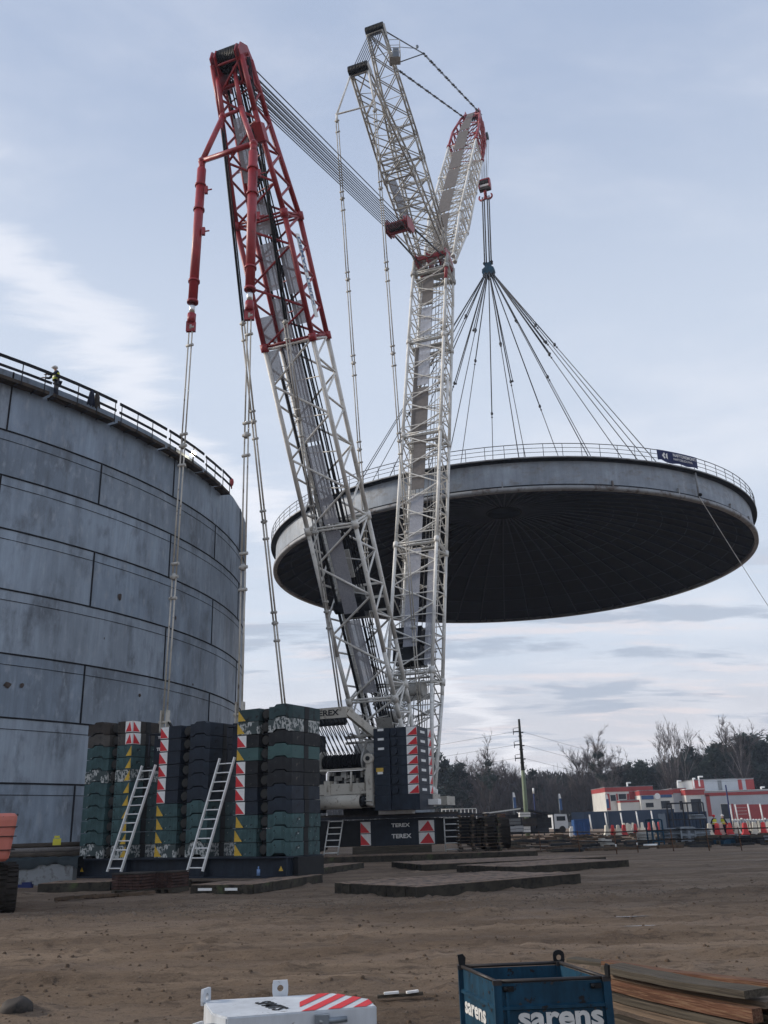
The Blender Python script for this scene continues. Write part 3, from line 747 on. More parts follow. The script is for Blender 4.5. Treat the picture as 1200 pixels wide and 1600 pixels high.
# jib
JF,JH=K(71.2,51.6),K(88.9,85.0)
jib=empty('luffing_jib',tuple(JF-crane.location)); jib.parent=crane
Jst=[(0,2.9,.6),(.22,3.3,2.6),(.82,3.3,2.6),(.95,2.4,2.0),(1,1.9,1.4)]
_,jc,jd,jn=lattice('jib',jib,JF,JH,Jst,[(0,.2,'white_paint'),(.2,.46,'white_paint'),(.46,.70,'white_paint')],rc=.13,rb=.055,pitch=1.6,heavy=True)
_,_,_,_=lattice('jib',jib,JF,JH,Jst,[(.70,1.0,'red_paint')],rc=.15,rb=.07,pitch=2.0)
def jin(t,f,g):
    q=jc(t); a=q[0]+(q[1]-q[0])*f; b=q[3]+(q[2]-q[3])*f; return a+(b-a)*g
for a,b in ((.03,.2),(.21,.35),(.36,.49),(.50,.63),(.64,.79),(.80,.98)):
    m=MB().use('brown_grating')
    P4=[jin(a,.26,1.05),jin(a,.66,1.05),jin(b,.66,1.05),jin(b,.26,1.05)]
    m.add(P4+[p+jn*.04 for p in P4],[(0,1,2,3),(7,6,5,4),(0,4,5,1),(1,5,6,2),(2,6,7,3),(3,7,4,0)]); obj('catwalk_plate',m,jib)
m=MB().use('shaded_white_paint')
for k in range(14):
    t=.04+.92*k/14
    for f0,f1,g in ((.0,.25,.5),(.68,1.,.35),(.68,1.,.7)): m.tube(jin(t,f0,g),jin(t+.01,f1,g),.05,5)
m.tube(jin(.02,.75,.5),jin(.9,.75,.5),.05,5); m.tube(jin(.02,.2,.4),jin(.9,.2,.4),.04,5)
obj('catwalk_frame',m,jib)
for k in range(7):
    t=.1+.75*k/7; m=MB().use('shaded_white_paint'); p=jin(t,0,0.3); m.tube(p,p-SX*.15+jn*.5,.05,5); m.box(p-SX*.05,(.3,.3,.5)); obj('rope_guide',m,jib)
m=MB().use('red_paint')
for s_ in (-.9,.82,.5):
    m.prism([(-1.0,-1.3),(.9,-1.3),(1.0,.4),(.3,.9),(-.8,.6)],JH+SX*s_,jn,jd,SX,.08)
m.beam(JH-SX*.9+jd*.5,JH+SX*.9+jd*.5,.2,.25)
for s_ in (-1,1):   # heavy head side frames
    m.tube(jc(.70)[0 if s_<0 else 1],jc(1)[0 if s_<0 else 1]-jn*.1,.16,8)
# fly nose carrying the hook ropes
NS=K(91.2,84.0,.75)
m.tube(jc(.84)[1],NS,.13,8); m.tube(JH+SX*.8,NS,.13,8); m.tube(jc(.9)[2],NS,.11,8); m.tube(jc(.84)[2],NS+V((0,0,-.3)),.1,8)
obj('jib_head',m,jib)
for k in range(5):
    c=JH+SX*(-.5+.25*k)+jd*.5; m=MB().use('black_steel').tube(c-SX*.06,c+SX*.06,.45,16); obj('sheave',m,jib)
for k in range(4):
    c=NS+SX*(-.3+.2*k); m=MB().use('black_steel').tube(c-SX*.05,c+SX*.05,.5,16); obj('sheave',m,jib)
m=MB().use('shaded_white_paint').tube(JH+SX*-.4+jd*.6,JH+SX*-.4+jd*1.2,.03,5); m.tube(JH-SX*.6+jd*1.15,JH-SX*.2+jd*1.15,.025,5); m.sphere(JH-SX*.4+jd*1.25,.08,6); obj('wind_gauge',m,jib)
# luffing struts
def strut(name,F,Hd,wf,wh,parts,rc=.085,up=1):
    st_=empty(name,tuple(V(F)-crane.location)); st_.parent=crane
    stn=[(0,wf,.5),(.12,wf,1.1),(.55,wf*.86,1.15),(1,wh,.75)]
    r=lattice('strut',st_,F,Hd,stn,parts,rc=rc,rb=.05,pitch=1.9,fx=False)
    _,c,d,n=r
    m=MB().use('black_steel')
    for k in range(13):
        p=V(Hd)+SX*(-wh*.55+wh*1.1*k/12)+d*.15; m.tube(p-SX*.035,p+SX*.035,.42,18)
    obj('sheave_pack',m,st_)
    m=MB().use('shaded_white_paint'); m.tube(V(Hd)-SX*wh*.62+d*.15,V(Hd)+SX*wh*.62+d*.15,.14,10)
    for s_ in (-1,1): m.prism([(-.35,-.6),(.35,-.6),(.3,.3),(-.3,.3)],V(Hd)+SX*s_*wh*.6+d*.1,n,d,SX,.05)
    for t in (.35,.55,.6): m.beam(c(t)[0],c(t)[1],.1,.14); m.beam(c(t)[3],c(t)[2],.1,.14)
    obj('head_frame',m,st_)
    return st_,c,d,n
S1F,S1H=K(69.2,50.2),K(53.5,56.8)
S2F,S2H=K(69.9,51.3),K(57.1,64.7)
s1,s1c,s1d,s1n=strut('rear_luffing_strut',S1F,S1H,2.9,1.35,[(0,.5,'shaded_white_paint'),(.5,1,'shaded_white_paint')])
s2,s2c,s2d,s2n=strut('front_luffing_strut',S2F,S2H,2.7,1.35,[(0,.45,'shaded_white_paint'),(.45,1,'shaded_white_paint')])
m=MB().use('sign_blue'); a,b=s1c(.25),s1c(.48); P4=[a[0]+(a[1]-a[0])*.05,a[0]+(a[1]-a[0])*.3,b[0]+(b[1]-b[0])*.3,b[0]+(b[1]-b[0])*.05]
m=MB().use('grating'); P4=[p+s1n*.3 for p in P4]; m.add(P4+[p+s1n*.04 for p in P4],[(0,1,2,3),(7,6,5,4),(0,4,5,1),(1,5,6,2),(2,6,7,3),(3,7,4,0)]); obj('catwalk_plate',m,s1)
# ropes between the strut heads
for k in range(7):
    f=-.62+1.24*k/6; m=MB().use('rope_steel').tube(S1H+SX*f+V((0,0,.3)),S2H+SX*(f*1.0),.036,5,cap=False); obj('luffing_rope',m,s1)
# rear strut hanger and its pendants to the boom foot
VL,VR=K(51.6,51.2,-1.05),K(52.6,52.1,1.55)
m=MB().use('white_paint'); m.tube(S1H-SX*.7,VL,.075,8); m.tube(S1H+SX*.7,VR,.075,8); m.tube(VL,VR,.065,8); m.tube(VL,VL-V((0,0,.6)),.09,6); m.tube(VR,VR-V((0,0,.6)),.09,6); m.sphere(VL,.12,8); m.sphere(VR,.12,8)
obj('hanger_frame',m,s1)
chain('strut_pendant',s1,VL-V((0,0,.6)),K(58.3,7.6,-1.9),'cream_paint',seg=6.2,r=.04,gap=.085,joint='shaded_white_paint')
chain('strut_pendant',s1,VR-V((0,0,.6)),K(58.6,7.6,.9),'cream_paint',seg=6.2,r=.04,gap=.085,joint='shaded_white_paint')
# front strut to jib head pendants
X1,X2=K(62.9,67.4,-.9),K(64.9,69.8,1.6)
JL,JR=JH-SX*.95+jd*.5,JH+SX*1.0+jd*.5
for a,b,c in ((S2H-SX*.6,X1,JL),(S2H+SX*.6,X2,JR)):
    m=MB().use('rope_steel').tube(a,b,.055,6); obj('stay_bar',m,s2)
    chain('jib_stay',s2,b,c,'rope_steel',seg=3.2,r=.035,gap=.05,joint='rope_steel')
m=MB().use('rope_steel').tube(X1,X2,.055,6); obj('stay_spreader',m,s2)
# access basket near the front strut head
c=S2H-s2d*1.9+SX*1.15
m=MB().use('shaded_white_paint')
for dx in (-.45,.45):
    for dy in (-.4,.4): m.tube(c+V((dx,dy,-1.0)),c+V((dx,dy,.9)),.03,5)
for z in (-1,-.35,.3,.9):
    for a,b in (((-.45,-.4),(.45,-.4)),((.45,-.4),(.45,.4)),((.45,.4),(-.45,.4)),((-.45,.4),(-.45,-.4))): m.tube(c+V((*a,z)),c+V((*b,z)),.025,5)
m.box(c+V((0,0,-1)),(.9,.8,.05)); m.use('steel_grey').box(c+V((.1,0,-.3)),(.5,.5,.9)); m.tube(c+V((.4,0,.5)),c+V((1.9,.3,.6)),.03,5); m.sphere(c+V((1.95,.3,.8)),.14,8,(1,.5,1.6)); obj('service_basket',m,s2)
# superlift rope bundle: mast head to the red sheave block, stays on to the boom head
RB=K(60.9,47.9,-.05)
blk=empty('stay_block',tuple(RB-crane.location)); blk.parent=crane
rd=(RB-SH).normalized(); rn=SX.cross(rd)
m=MB().use('red_paint')
for s_ in (-1.0,-.78,.7,.92): m.prism([(-.5,-.8),(.5,-.8),(.6,.6),(0,1.2),(-.6,.6)],RB+SX*s_,rn,rd,SX,.08)
m.beam(RB-SX*.95-rd*.62,RB+SX*.95-rd*.62,.7,.12)
m.beam(RB-SX*.9+rd*.5,RB+SX*.9+rd*.5,.3,.3); m.beam(RB-SX*.95-rn*.4,RB+SX*.95-rn*.4,.3,.12); obj('block_frame',m,blk)
for k in range(12):
    c=RB+SX*(-.72+1.44*k/11); m=MB().use('black_steel').tube(c-SX*.045,c+SX*.045,.36,16); obj('sheave',m,blk)
for k in range(10):
    f=-.72+1.44*k/9
    for e in (-1,1):
        if e==1 and k%2: continue
        m=MB().use('rope_steel').tube(SH+SX*(f*.9)+rn*.35*e,RB+SX*f+rn*.32*e,.036,5,cap=False); obj('superlift_rope',m,blk)
for s_ in (-.9,.9):
    m=MB().use('rope_steel').tube(RB+SX*s_+rd*.6,BH+SX*s_*1.35+bd_*.4,.08,6); obj('boom_stay',m,blk)
    m=MB().use('white_paint').tube(RB+SX*s_+rd*.5+V((0,0,.3)),BH+SX*s_*1.5+bd_*1.2+bn*.4,.06,6); obj('boom_stay',m,blk)

# ------------------------------------------------------------------ crane superstructure and undercarriage
sup=empty('superstructure',tuple(K(56.2,2.6)-crane.location)); sup.parent=crane
RM=Matrix((SX,AX,V((0,0,1)))).transposed()
def sbox(m,Y,s,z,d): return m.box(K(Y,z,s),d,RM)
m=MB().use('cream_paint')
for s_ in (-1.25,1.25): sbox(m,54.5,s_,3.4,(.35,10.5,1.3))
sbox(m,50.2,0,3.1,(3.0,.5,.9)); sbox(m,52.6,0,3.0,(2.4,3,.3)); sbox(m,57,0,3.0,(6.4,1.6,.5)); sbox(m,52,0,3.05,(8.2,1.2,.35))
obj('main_frame',m,sup)
m=MB().use('cream_paint'); c=K(49.6,2.95,-.1); m.tube(c-SX*1.75,c+SX*.85,.36,20); m.use('black_steel').tube(c+SX*.85,c+SX*1.15,.30,16); m.use('shaded_white_paint')
for k in range(7): a=6.283*k/7; m.tube(c+SX*1.1+V((0,0,1))*.2*math.sin(a)-AX*.2*math.cos(a),c+SX*1.6+V((0,0,1))*.28*math.sin(a)-AX*.28*math.cos(a),.045,5)
obj('rear_cylinder',m,sup)
m=MB().use('cream_paint'); sbox(m,49.55,1.30,3.9,(.34,.34,2.2)); m.tube(K(49.3,5.1,1.30),K(49.85,5.1,1.30),.26,14); m.use('black_steel').tube(K(49.26,5.1,1.30),K(49.30,5.1,1.30),.12,12); obj('pin_post',m,sup)
m=MB().use('cream_paint'); sbox(m,49.75,-.15,3.62,(3.3,.10,.55))
for s_ in (-1.2,.15,1.0): m.tube(K(49.6,3.5,s_),K(49.7,4.5,s_),.06,6)
sbox(m,49.85,-.1,4.62,(3.5,.3,.10)); obj('rear_deck',m,sup)
m=MB().use('shaded_white_paint')
for k in range(16): sbox(m,50.1+random.uniform(0,.4),random.uniform(-1.5,.8),random.uniform(3.9,4.5),(random.uniform(.1,.5),.3,random.uniform(.08,.3)))
m.use('black_steel'); sbox(m,50.9,-.3,4.1,(2.8,.5,1.0)); obj('hydraulic_manifold',m,sup)
# rope drum and fan of ropes to the A-frame
m=MB().use('black_steel'); c=K(50.3,5.05,-.55); 
for k in range(22): p=c+SX*(-1.15+2.3*k/21); m.tube(p-SX*.02,p+SX*.03,.42 if k%2 else .36,16)
m.tube(c-SX*1.25,c+SX*1.3,.3,12); obj('luffing_winch',m,sup)
m=MB().use('shaded_white_paint'); m.tube(c+SX*1.25,c+SX*1.35,.62,18); m.tube(c-SX*1.3,c-SX*1.22,.62,18); obj('winch_flange',m,sup)
for k in range(18):
    f=k/17; a=K(50.3,5.3,-1.65+2.2*f); b=K(48.9,7.25,-2.0+2.0*f+(.25 if k%2 else -.1))
    m=MB().use('rope_steel').tube(a,b,.03,5,cap=False); obj('luffing_rope',m,sup)
af=empty('a_frame',tuple(K(49.5,7.5)-crane.location)); af.parent=crane
m=MB().use('cream_paint'); m.box(K(49.3,7.58,-.85),(2.1,.5,.58),RM)
m.beam(K(49.3,7.62,.15),K(51.2,5.75,1.85),.34,.40); m.beam(K(49.3,7.55,-1.85),K(51.2,5.7,-3.5),.34,.40)
m.use('shaded_white_paint')
for k in range(9):
    f=k/8; p=K(49.3,7.84,.15).lerp(K(51.2,5.97,1.85),f); m.tube(p,p+V((0,0,.35)),.02,4)
m.tube(K(49.3,8.15,.2),K(51.2,6.3,1.85),.02,4)
obj('frame_beam',m,af)
m=MB().use('black_steel'); m.box(K(49.25,7.13,-.95),(1.7,.45,.28),RM); m.tube(K(49.2,7.1,-1.8),K(49.2,7.1,.1),.2,12); obj('sheave_row',m,af)
text('TEREX','lettering',af,'black_steel',.42,K(49.3,7.45,-1.78)-AX*.265,SX,(0,0,1),sx=1.25,bold=.012)
# struts, hoses and housings seen between A-frame and counterweight
m=MB().use('shaded_white_paint')
m.tube(K(50,6.3,-.3),K(50.5,6.45,1.6),.09,8); m.tube(K(50,6.0,-.3),K(50.5,6.1,1.6),.07,8); m.beam(K(50.6,5.35,.2),K(50.6,5.35,2.0),.2,.16); m.tube(K(50.6,5.3,.4),K(50.2,6.1,.9),.06,6)
m.tube(K(49.9,6.5,.0),K(50.9,5.8,1.7),.06,6)
for k in range(8): m.tube(K(51+k*.2,6.4,random.uniform(0,1.6)),K(51+k*.2,6.9,random.uniform(0,1.6)),.08,6)
obj('strut_work',m,sup)
m=MB().use('steel_grey').prism([(-.9,.55),(.9,.55),(.9,0),(.1,-.6),(-.3,-.2),(-.9,0)],K(50.9,4.95,1.0),SX,V((0,0,1)),AX,.4); obj('engine_guard',m,sup)
for (Y,s_,z,r) in ((55,-1.2,6,.5),(56,.8,6.4,.5),(57,-.4,7.2,.4),(55.5,.2,8,.35)):
    m=MB().use('shaded_white_paint').tube(K(Y,z,s_-.7),K(Y,z,s_+.7),r,12); obj('hoist_drum',m,sup)
for k in range(26):
    a=K(random.uniform(53,60),random.uniform(4,9.5),random.uniform(-1.5,1.5)); m=MB().use('shaded_white_paint').tube(a,a+V((random.uniform(-1,1),random.uniform(-1,1),random.uniform(-.6,.9))),random.choice((.04,.06,.1)),6); obj('hydraulic_pipe',m,sup)
m=MB().use('cable')
for k in range(14):
    a=K(54+k*.25,4.2,random.uniform(-1.3,1.3)); b=K(57+k*.2,random.uniform(8,10),random.uniform(-1.3,1.3)); q=None
    for i in range(7):
        f=i/6; p=a.lerp(b,f)+AX*(-.8*math.sin(f*3.14))
        if q is not None: m.tube(q,p,.025,4,cap=False)
        q=p
obj('hose',m,sup)
# cab on the front right corner
m=MB().use('wall_white'); m.box(K(61,4.2,-3.0),(1.4,2.4,1.9),RM); m.box(K(61,3.0,-2.2),(3,.4,.3),RM); cb=obj('operator_cab',m,sup)
m=MB().use('window_dark'); m.box(K(60.9,4.5,-3.71),(.03,1.6,1.0),RM); m.box(K(59.79,4.5,-3.0),(1.1,.03,.9),RM); obj('window',m,cb)
m=MB().use('sign_white'); m.box(K(50.9,2.42,2.2),(1.9,.5,.30),RM); m.box(K(51.0,2.82,2.9),(3.4,.5,.28),RM); m.use('black_steel').box(K(50.6,2.62,2.3),(2.2,.5,.06),RM); obj('tool_box',m,sup)
# undercarriage, square to the camera
UC=empty('undercarriage',tuple(V((0.2,56.5,0))-crane.location)); UC.parent=crane
m=MB().use('black_steel'); m.box((0.2,51.9,1.35),(8.6,1.2,1.35)); m.box((.2,56.5,1.45),(3.6,10,1.2)); m.box((.2,61,1.35),(8.6,1.2,1.35)); obj('carbody',m,UC)
m=MB().use('dark_rail'); m.box((0.5,51.9,2.13),(9.4,2.0,.12)); m.box((.4,56,2.2),(8,8,.1)); obj('deck_plate',m,UC)
m=MB().use('steel_grey'); m.lathe([(.1,2.62),(2.0,2.62),(2.2,2.55),(2.2,2.25),(.1,2.25)],(.3,56.3,0),40,smooth=False); obj('slewing_ring',m,UC)
m=MB().use('brown_grey'); m.box((-1.4,53.6,2.48),(2.8,1.4,.42)); m.box((-.3,50.98,2.26),(7.6,.2,.12)); obj('rear_beam',m,UC)
m=MB().use('navy_steel'); m.box((0.25,51.22,1.33),(4.1,.12,1.32)); pn=obj('rear_panel',m,UC)
text('TEREX','lettering',pn,'sign_white',.26,(-.12,51.15,1.62),(1,0,0),(0,0,1),sx=1.3,bold=.008)
text('TEREX','lettering',pn,'sign_white',.30,(-.12,51.15,1.05),(1,0,0),(0,0,1),sx=1.2,bold=.008)
def chevron(parent,o,u,up,w,h,n,mats=('sign_white','bright_red'),kind='tri',t=.012,name='hazard_panel'):
    """white panel with red triangle: kind tri (centred), left/right (half)"""
    o=V(o);u=V(u);up=V(up); m=MB().use(mats[0])
    if mats[0]: m.prism([(0,0),(w,0),(w,h),(0,h)],o,u,up,n,t)
    m.use(mats[1]); p={'tri':[(.04*w,.05*h),(.96*w,.05*h),(.62*w,.97*h)],'left':[(0.0,.04*h),(.92*w,.04*h),(0.02*w,.97*h)],'right':[(.08*w,.04*h),(w,.04*h),(.95*w,.97*h)]}[kind]
    m.prism(p,o+V(n)*t,u,up,n,.006)
    return obj(name,m,parent)
for x0,w_,kd in ((-1.8,.55,'left'),(1.35,.85,'tri')):
    for z0 in (.72,1.34): chevron(UC,(x0,51.155,z0),(1,0,0),(0,0,1),w_,.58,(0,-1,0),kind=kd)
for x0 in (-3.55,2.75):
    m=MB().use('steel_grey')
    tl=.25 if x0<0 else 0
    for dx in (0,.75): m.tube((x0+dx-tl,51.0,.25),(x0+dx+tl*.3,51.15,2.15),.035,6)
    for k in range(6): z=.4+k*.32; f=(z-.25)/1.9; m.tube((x0-tl+f*tl*1.3,51.02,z),(x0+.75-tl+f*tl*1.3,51.02,z),.03,5)
    m.mats=['sign_white']; obj('access_ladder',m,UC)
for x0 in (-5.1,5.5):
    tr=empty('crawler_track',tuple(V((x0,56.5,0))-V((0.2,56.5,0)))); tr.parent=UC
    m=MB().use('black_steel'); m.box((x0,56.5,1.15),(1.1,9.4,.9)); obj('track_frame',m,tr)
    m=MB().use('rubber')
    Lh=4.7; r=.72; per=2*Lh*2+2*math.pi*r; n=58
    for k in range(n):
        s_=per*k/n
        if s_<2*Lh: p=(s_-Lh,-r);a=0
        elif s_<2*Lh+math.pi*r: t=(s_-2*Lh)/r; p=(Lh+r*math.sin(t),-r*math.cos(t)); a=t
        elif s_<4*Lh+math.pi*r: p=(Lh-(s_-2*Lh-math.pi*r),r);a=math.pi
        else: t=(s_-4*Lh-math.pi*r)/r; p=(-Lh-r*math.sin(t),r*math.cos(t)); a=math.pi+t
        m.box((x0,56.5+p[0],1.15+p[1]),(1.6,.40,.13),Matrix.Rotation(a,3,'X'))
    obj('track_shoes',m,tr)

# counterweight plates on the superstructure: right stack and left stack
def cw_right(side,s0,s1):
    n=8
    for k in range(n):
        z0=2.72+.49*k if k else 2.45; z1=2.72+.49*(k+1)-.012
        root_o=K(50.6,z0,(s0+s1)/2)
        m=MB().use('navy_steel'); w_=s1-s0; r0,r1=s0+w_*.36,s0+w_*.55
        Y0=49.55
        for a,b,y in ((s0,r0,Y0),(r1,s1,Y0),(r0,r1,Y0+.14)):
            m.prism([(a,0),(b,0),(b,z1-z0),(a,z1-z0)],K(y,z0,0),SX,V((0,0,1)),AX,2.2-(y-Y0)*1.07)
        # low hump
        m.prism([(s0+.12,z1-z0),(s0+.4,z1-z0),(s0+.36,z1-z0+.03),(s0+.16,z1-z0+.03)],K(Y0+.3,z0,0),SX,V((0,0,1)),AX,1.4)
        o=obj('counterweight_plate',m,None,origin=root_o)
        pos=['lowest','second lowest','third lowest','fourth lowest','fifth lowest','third highest','second highest','topmost'][k]
        tag(o,'navy counterweight plate, %s in the crane’s %s'%(pos,'right rear stack' if side>0 else 'left rear stack, behind the ballast'),'counterweight','counterweight plates on the crane rear')
        if k: chevron(o,K(49.55,z0+.02,s1-.62 if side>0 else s0+.02),SX,(0,0,1),.60,z1-z0-.04,-AX,kind='right' if side>0 else 'left')
        c=K(Y0+.14,(z0+z1)/2,(r0+r1)/2); dsc=MB().use('navy_steel').tube(c,c-AX*.1,.17,16)
        if k: obj('locating_disc',dsc,o)
        if k>=5 and side>0:
            lb=MB().use('sign_white').box(K(49.545,z1-.08,s0+.42),(.34,.02,.12),RM); obj('plate_label',lb,o)
        if side>0 and k:
            lb=MB().use('sign_white').box(K(50.3,z0+.22,s1+.004),(.012,.7,.13),RM); obj('plate_label',lb,o)
            chevron(o,K(51.1,z0+.02,s1+.004),AX,(0,0,1),.5,z1-z0-.04,SX,kind='right')
        if side>0 and k==3:
            lb=MB().use('sign_yellow').box(K(49.545,z0+.3,s0+.32),(.4,.02,.2),RM); obj('warning_label',lb,o); lb=MB().use('sign_white').box(K(49.545,z0+.14,s0+.34),(.3,.02,.12),RM); obj('plate_label',lb,o)
cw_right(1,1.55,4.05); cw_right(-1,-4.05,-2.3)

# ------------------------------------------------------------------ hook block, rigging, slings
HT=V((13.86,91.6,76.9)); CLV=V((13.35,90.6,63.6))
m=MB().use('rope_steel')
rp_=empty('hoist_rope_fall',tuple(NS),0,'bundle of thin steel hoist ropes between jib head and hook block','ropes')
for k in range(8):
    f=-.45+.9*k/7; mm=MB().use('rope_steel').tube(NS+SX*f*.8+AX*(.4 if k%2 else -.3),HT+SX*f*.9+V((0,0,.5)),.024,5,cap=False); obj('rope',mm,rp_)
hk=empty('hook_block',tuple(HT),0,'red and white hook block with ramshorn hook below the jib head','hook block')
m=MB().use('red_paint'); 
for s_ in (-.72,.6): m.prism([(-.4,-.5),(.4,-.5),(.5,.3),(.2,.9),(-.2,.9),(-.5,.3)],HT+SX*s_,AX,V((0,0,1)),SX,.14)
m.box(HT+V((0,0,.75)),(1.35,.7,.25),RM); obj('side_plates',m,hk)
m=MB().use('sign_white'); m.box(HT+V((0,0,-.1)),(1.2,.7,.35),RM); m.use('dirty_grey').box(HT+V((0,0,-.5)),(1.4,.6,.3),RM); obj('weight_block',m,hk)
for k in range(6):
    c=HT+SX*(-.48+.19*k)+V((0,0,.35)); mm=MB().use('black_steel').tube(c-SX*.06,c+SX*.06,.5,14); obj('sheave',mm,hk)
m=MB().use('red_paint'); c=HT-V((0,0,.75)); m.tube(c,c-V((0,0,.5)),.2,12)
for s_ in (-1,1):
    q=c-V((0,0,.45)); 
    for i in range(9):
        t=math.pi*(-.5+1.35*i/8) if s_>0 else 0
        t=-math.pi/2*0+math.pi*1.25*i/8
        p=c-V((0,0,.9))+SX*(s_*(.42-.42*math.cos(t)))-V((0,0,.42*math.sin(t)))
        m.tube(q,p,.19-.012*i,8); q=p
obj('ramshorn_hook',m,hk)
HKB=HT-V((0,0,1.6))
for s_ in (-.42,-.18,.2,.44):
    m=MB().use('sling'); m.tube(HKB+SX*s_*1.0,CLV+SX*s_*.95+V((0,0,1.3)),.085,7); 
    tag(obj('main_sling',m,None,origin=HKB),{-.42:'outer left of the four thick slings between hook and blue shackle head',-.18:'inner left of the four thick slings between hook and blue shackle head',.2:'inner right of the four thick slings between hook and blue shackle head',.44:'outer right of the four thick slings between hook and blue shackle head'}[s_],'sling','thick slings under the hook')
cl=empty('rigging_head',tuple(CLV),0,'dark blue steel rigging head gathering the roof slings to one point','rigging head')
m=MB().use('crate_blue'); m.prism([(-.75,-.1),(-.45,-.55),(.45,-.55),(.75,-.1),(.7,.35),(.35,.6),(-.35,.6),(-.7,.35)],CLV-AX*.35,SX,V((0,0,1)),AX,.7); m.box(CLV+V((0,0,.85)),(.75,.5,.7),RM); obj('plate_body',m,cl)
for s_ in (-.42,.44):
    m=MB().use('black_steel').sphere(CLV+SX*s_+V((0,0,1.3)),.2,10); m.tube(CLV+SX*s_-AX*.3+V((0,0,1.2)),CLV+SX*s_+AX*.3+V((0,0,1.2)),.12,8); obj('shackle',m,cl)
m=MB().use('black_steel')
for k in range(8): a=6.283*k/8; m.sphere(CLV+V((math.cos(a)*.6,math.sin(a)*.5,-.45)),.16,8)
m.sphere(CLV-V((0,0,.95)),.22,8); m.tube(CLV-V((0,0,.5)),CLV-V((0,0,.95)),.12,6); obj('shackle',m,cl)
NSL=18
side_n=lambda a:('far' if math.sin(a)>.2 else 'near' if math.sin(a)<-.2 else 'side')
for k in range(NSL):
    a=2*math.pi*(k+.35)/NSL; e=RC+V((math.cos(a)*20.2,math.sin(a)*20.2,domez(20.2,.45)))
    st_=CLV+V((math.cos(a)*.6,math.sin(a)*.5,-.5))
    m=MB().use('sling'); d=e-st_
    f1=random.uniform(.22,.5)
    p1=st_+d*f1
    m.tube(st_,p1,.065,6); m.tube(p1,e,.045,6); m.sphere(p1,.17,8,(1,1,1.5)); m.sphere(p1+d.normalized()*.45,.12,6)
    if k%3==0:
        o_=V((.25*math.sin(a),-.25*math.cos(a),0)); m.tube(st_,p1+o_,.05,6); m.sphere(p1+o_,.14,8)
    o=obj('roof_sling',m,None,origin=st_)
    deg=round(math.degrees(a)); 
    hx='right' if math.cos(a)>.15 else 'left' if math.cos(a)<-.15 else 'middle'
    xs_='%s'%['first','second','third','fourth','fifth','sixth','seventh','eighth','ninth','tenth','eleventh','twelfth','thirteenth','fourteenth','fifteenth','sixteenth','seventeenth','eighteenth'][k]
    tag(o,'dark roof sling, %s counting from the right-hand side round the far edge, %s half'%(xs_,hx),'sling','slings from rigging head to roof')
# tag line
tl0=rimp(-57.0,-.15,RR+.05); tl=empty('tag_line',tuple(tl0),0,'thin pale tag line trailing from the roof rim to the lower right','rope')
m=MB().use('sign_white'); e=V((46,86,5.0))
import itertools
q=tl0-V((0,0,2.2)); 
pts=[q+(e-q)*(i/24)-V((0,0,1.3*math.sin(math.pi*i/24))) for i in range(25)]
m.poly(pts,.028,5); obj('line',m,tl)
m=MB().use('roof_rim').tube(tl0+V((0,0,.1)),tl0-V((0,0,2.2)),.09,8); m.use('black_steel').sphere(tl0-V((-.1,.1,2.1)),.17,8); obj('tether_post',m,tl)

# ------------------------------------------------------------------ superlift ballast wagon
BO=V((-11.8,35.5,0)); SB=V((.8739,-.4861,0)); AB=V((.4861,.8739,0)); ZU=V((0,0,1))
def BB(u,o,z): return BO+SB*u+AB*o+V((0,0,z))
BM=Matrix((SB,AB,ZU)).transposed()
tray=empty('ballast_tray',tuple(BB(5,1,.2)),0,'long dark navy steel tray carrying the three ballast stacks','ballast tray')
m=MB().use('navy_steel'); m.box(BB(4.8,.95,.53),(9.6,1.6,.56),BM); m.box(BB(4.8,.04,.83),(9.75,.24,.05),BM); m.box(BB(4.8,.0,.225),(9.75,.3,.05),BM); m.box(BB(4.8,1.0,.835),(9.7,1.8,.04),BM)
for u in (.0,2.5,6.1,9.55): m.box(BB(u,.03,.53),(.05,.2,.56),BM)
obj('beam',m,tray)
m=MB().use('black_steel'); m.box(BB(9.72,.95,.52),(.2,1.5,.6),BM); obj('end_plate',m,tray)
for u in (.22,9.25):
    m=MB().use('sign_yellow').prism([(0,0),(.17,0),(.085,.15)],BB(u,-.085,.42),SB,ZU,AB,.01); obj('warning_triangle',m,tray)
for u0,u1,zt_ in ((2.86,3.62,5.25),(6.62,7.30,5.35)):
    m=MB().use('navy_steel'); m.box(BB((u0+u1)/2,1.1,(zt_+3.9)/2),(u1-u0,.9,zt_-3.9),BM); m.use('black_steel').box(BB((u0+u1)/2,1.3,2.3),(u1-u0,.6,3.0),BM)  # navy guide box above; lower black box paints the gap's darkness between stacks
    c=obj('guide_column',m,tray)
    if u0<4:
        text('TEREX','lettering',c,'sign_white',.15,BB(u0+.14,.643,4.62),SB,ZU,sx=1.2,bold=.006); text('TEREX','lettering',c,'sign_white',.12,BB(u0+.18,.643,5.06),SB,ZU,sx=1.3,bold=.005)
    # hinge bracket where the pendants come down
    m=MB().use('cream_paint'); T=T1 if u0<4 else T2
    for s_ in (-.13,.13): m.box(T+SX*s_+V((0,0,-.1)),(.05,.22,1.1),RM)
    m.tube(T-SX*.25,T+SX*.25,.06,8); m.tube(T-SX*.25+V((0,0,-.5)),T+SX*.25+V((0,0,-.5)),.06,8)
    m.use('black_steel').beam(T+SX*.2+V((0,0,-.0)),T+SX*.55+V((0,0,-.5)),.12,.06); obj('pendant_bracket',m,c)
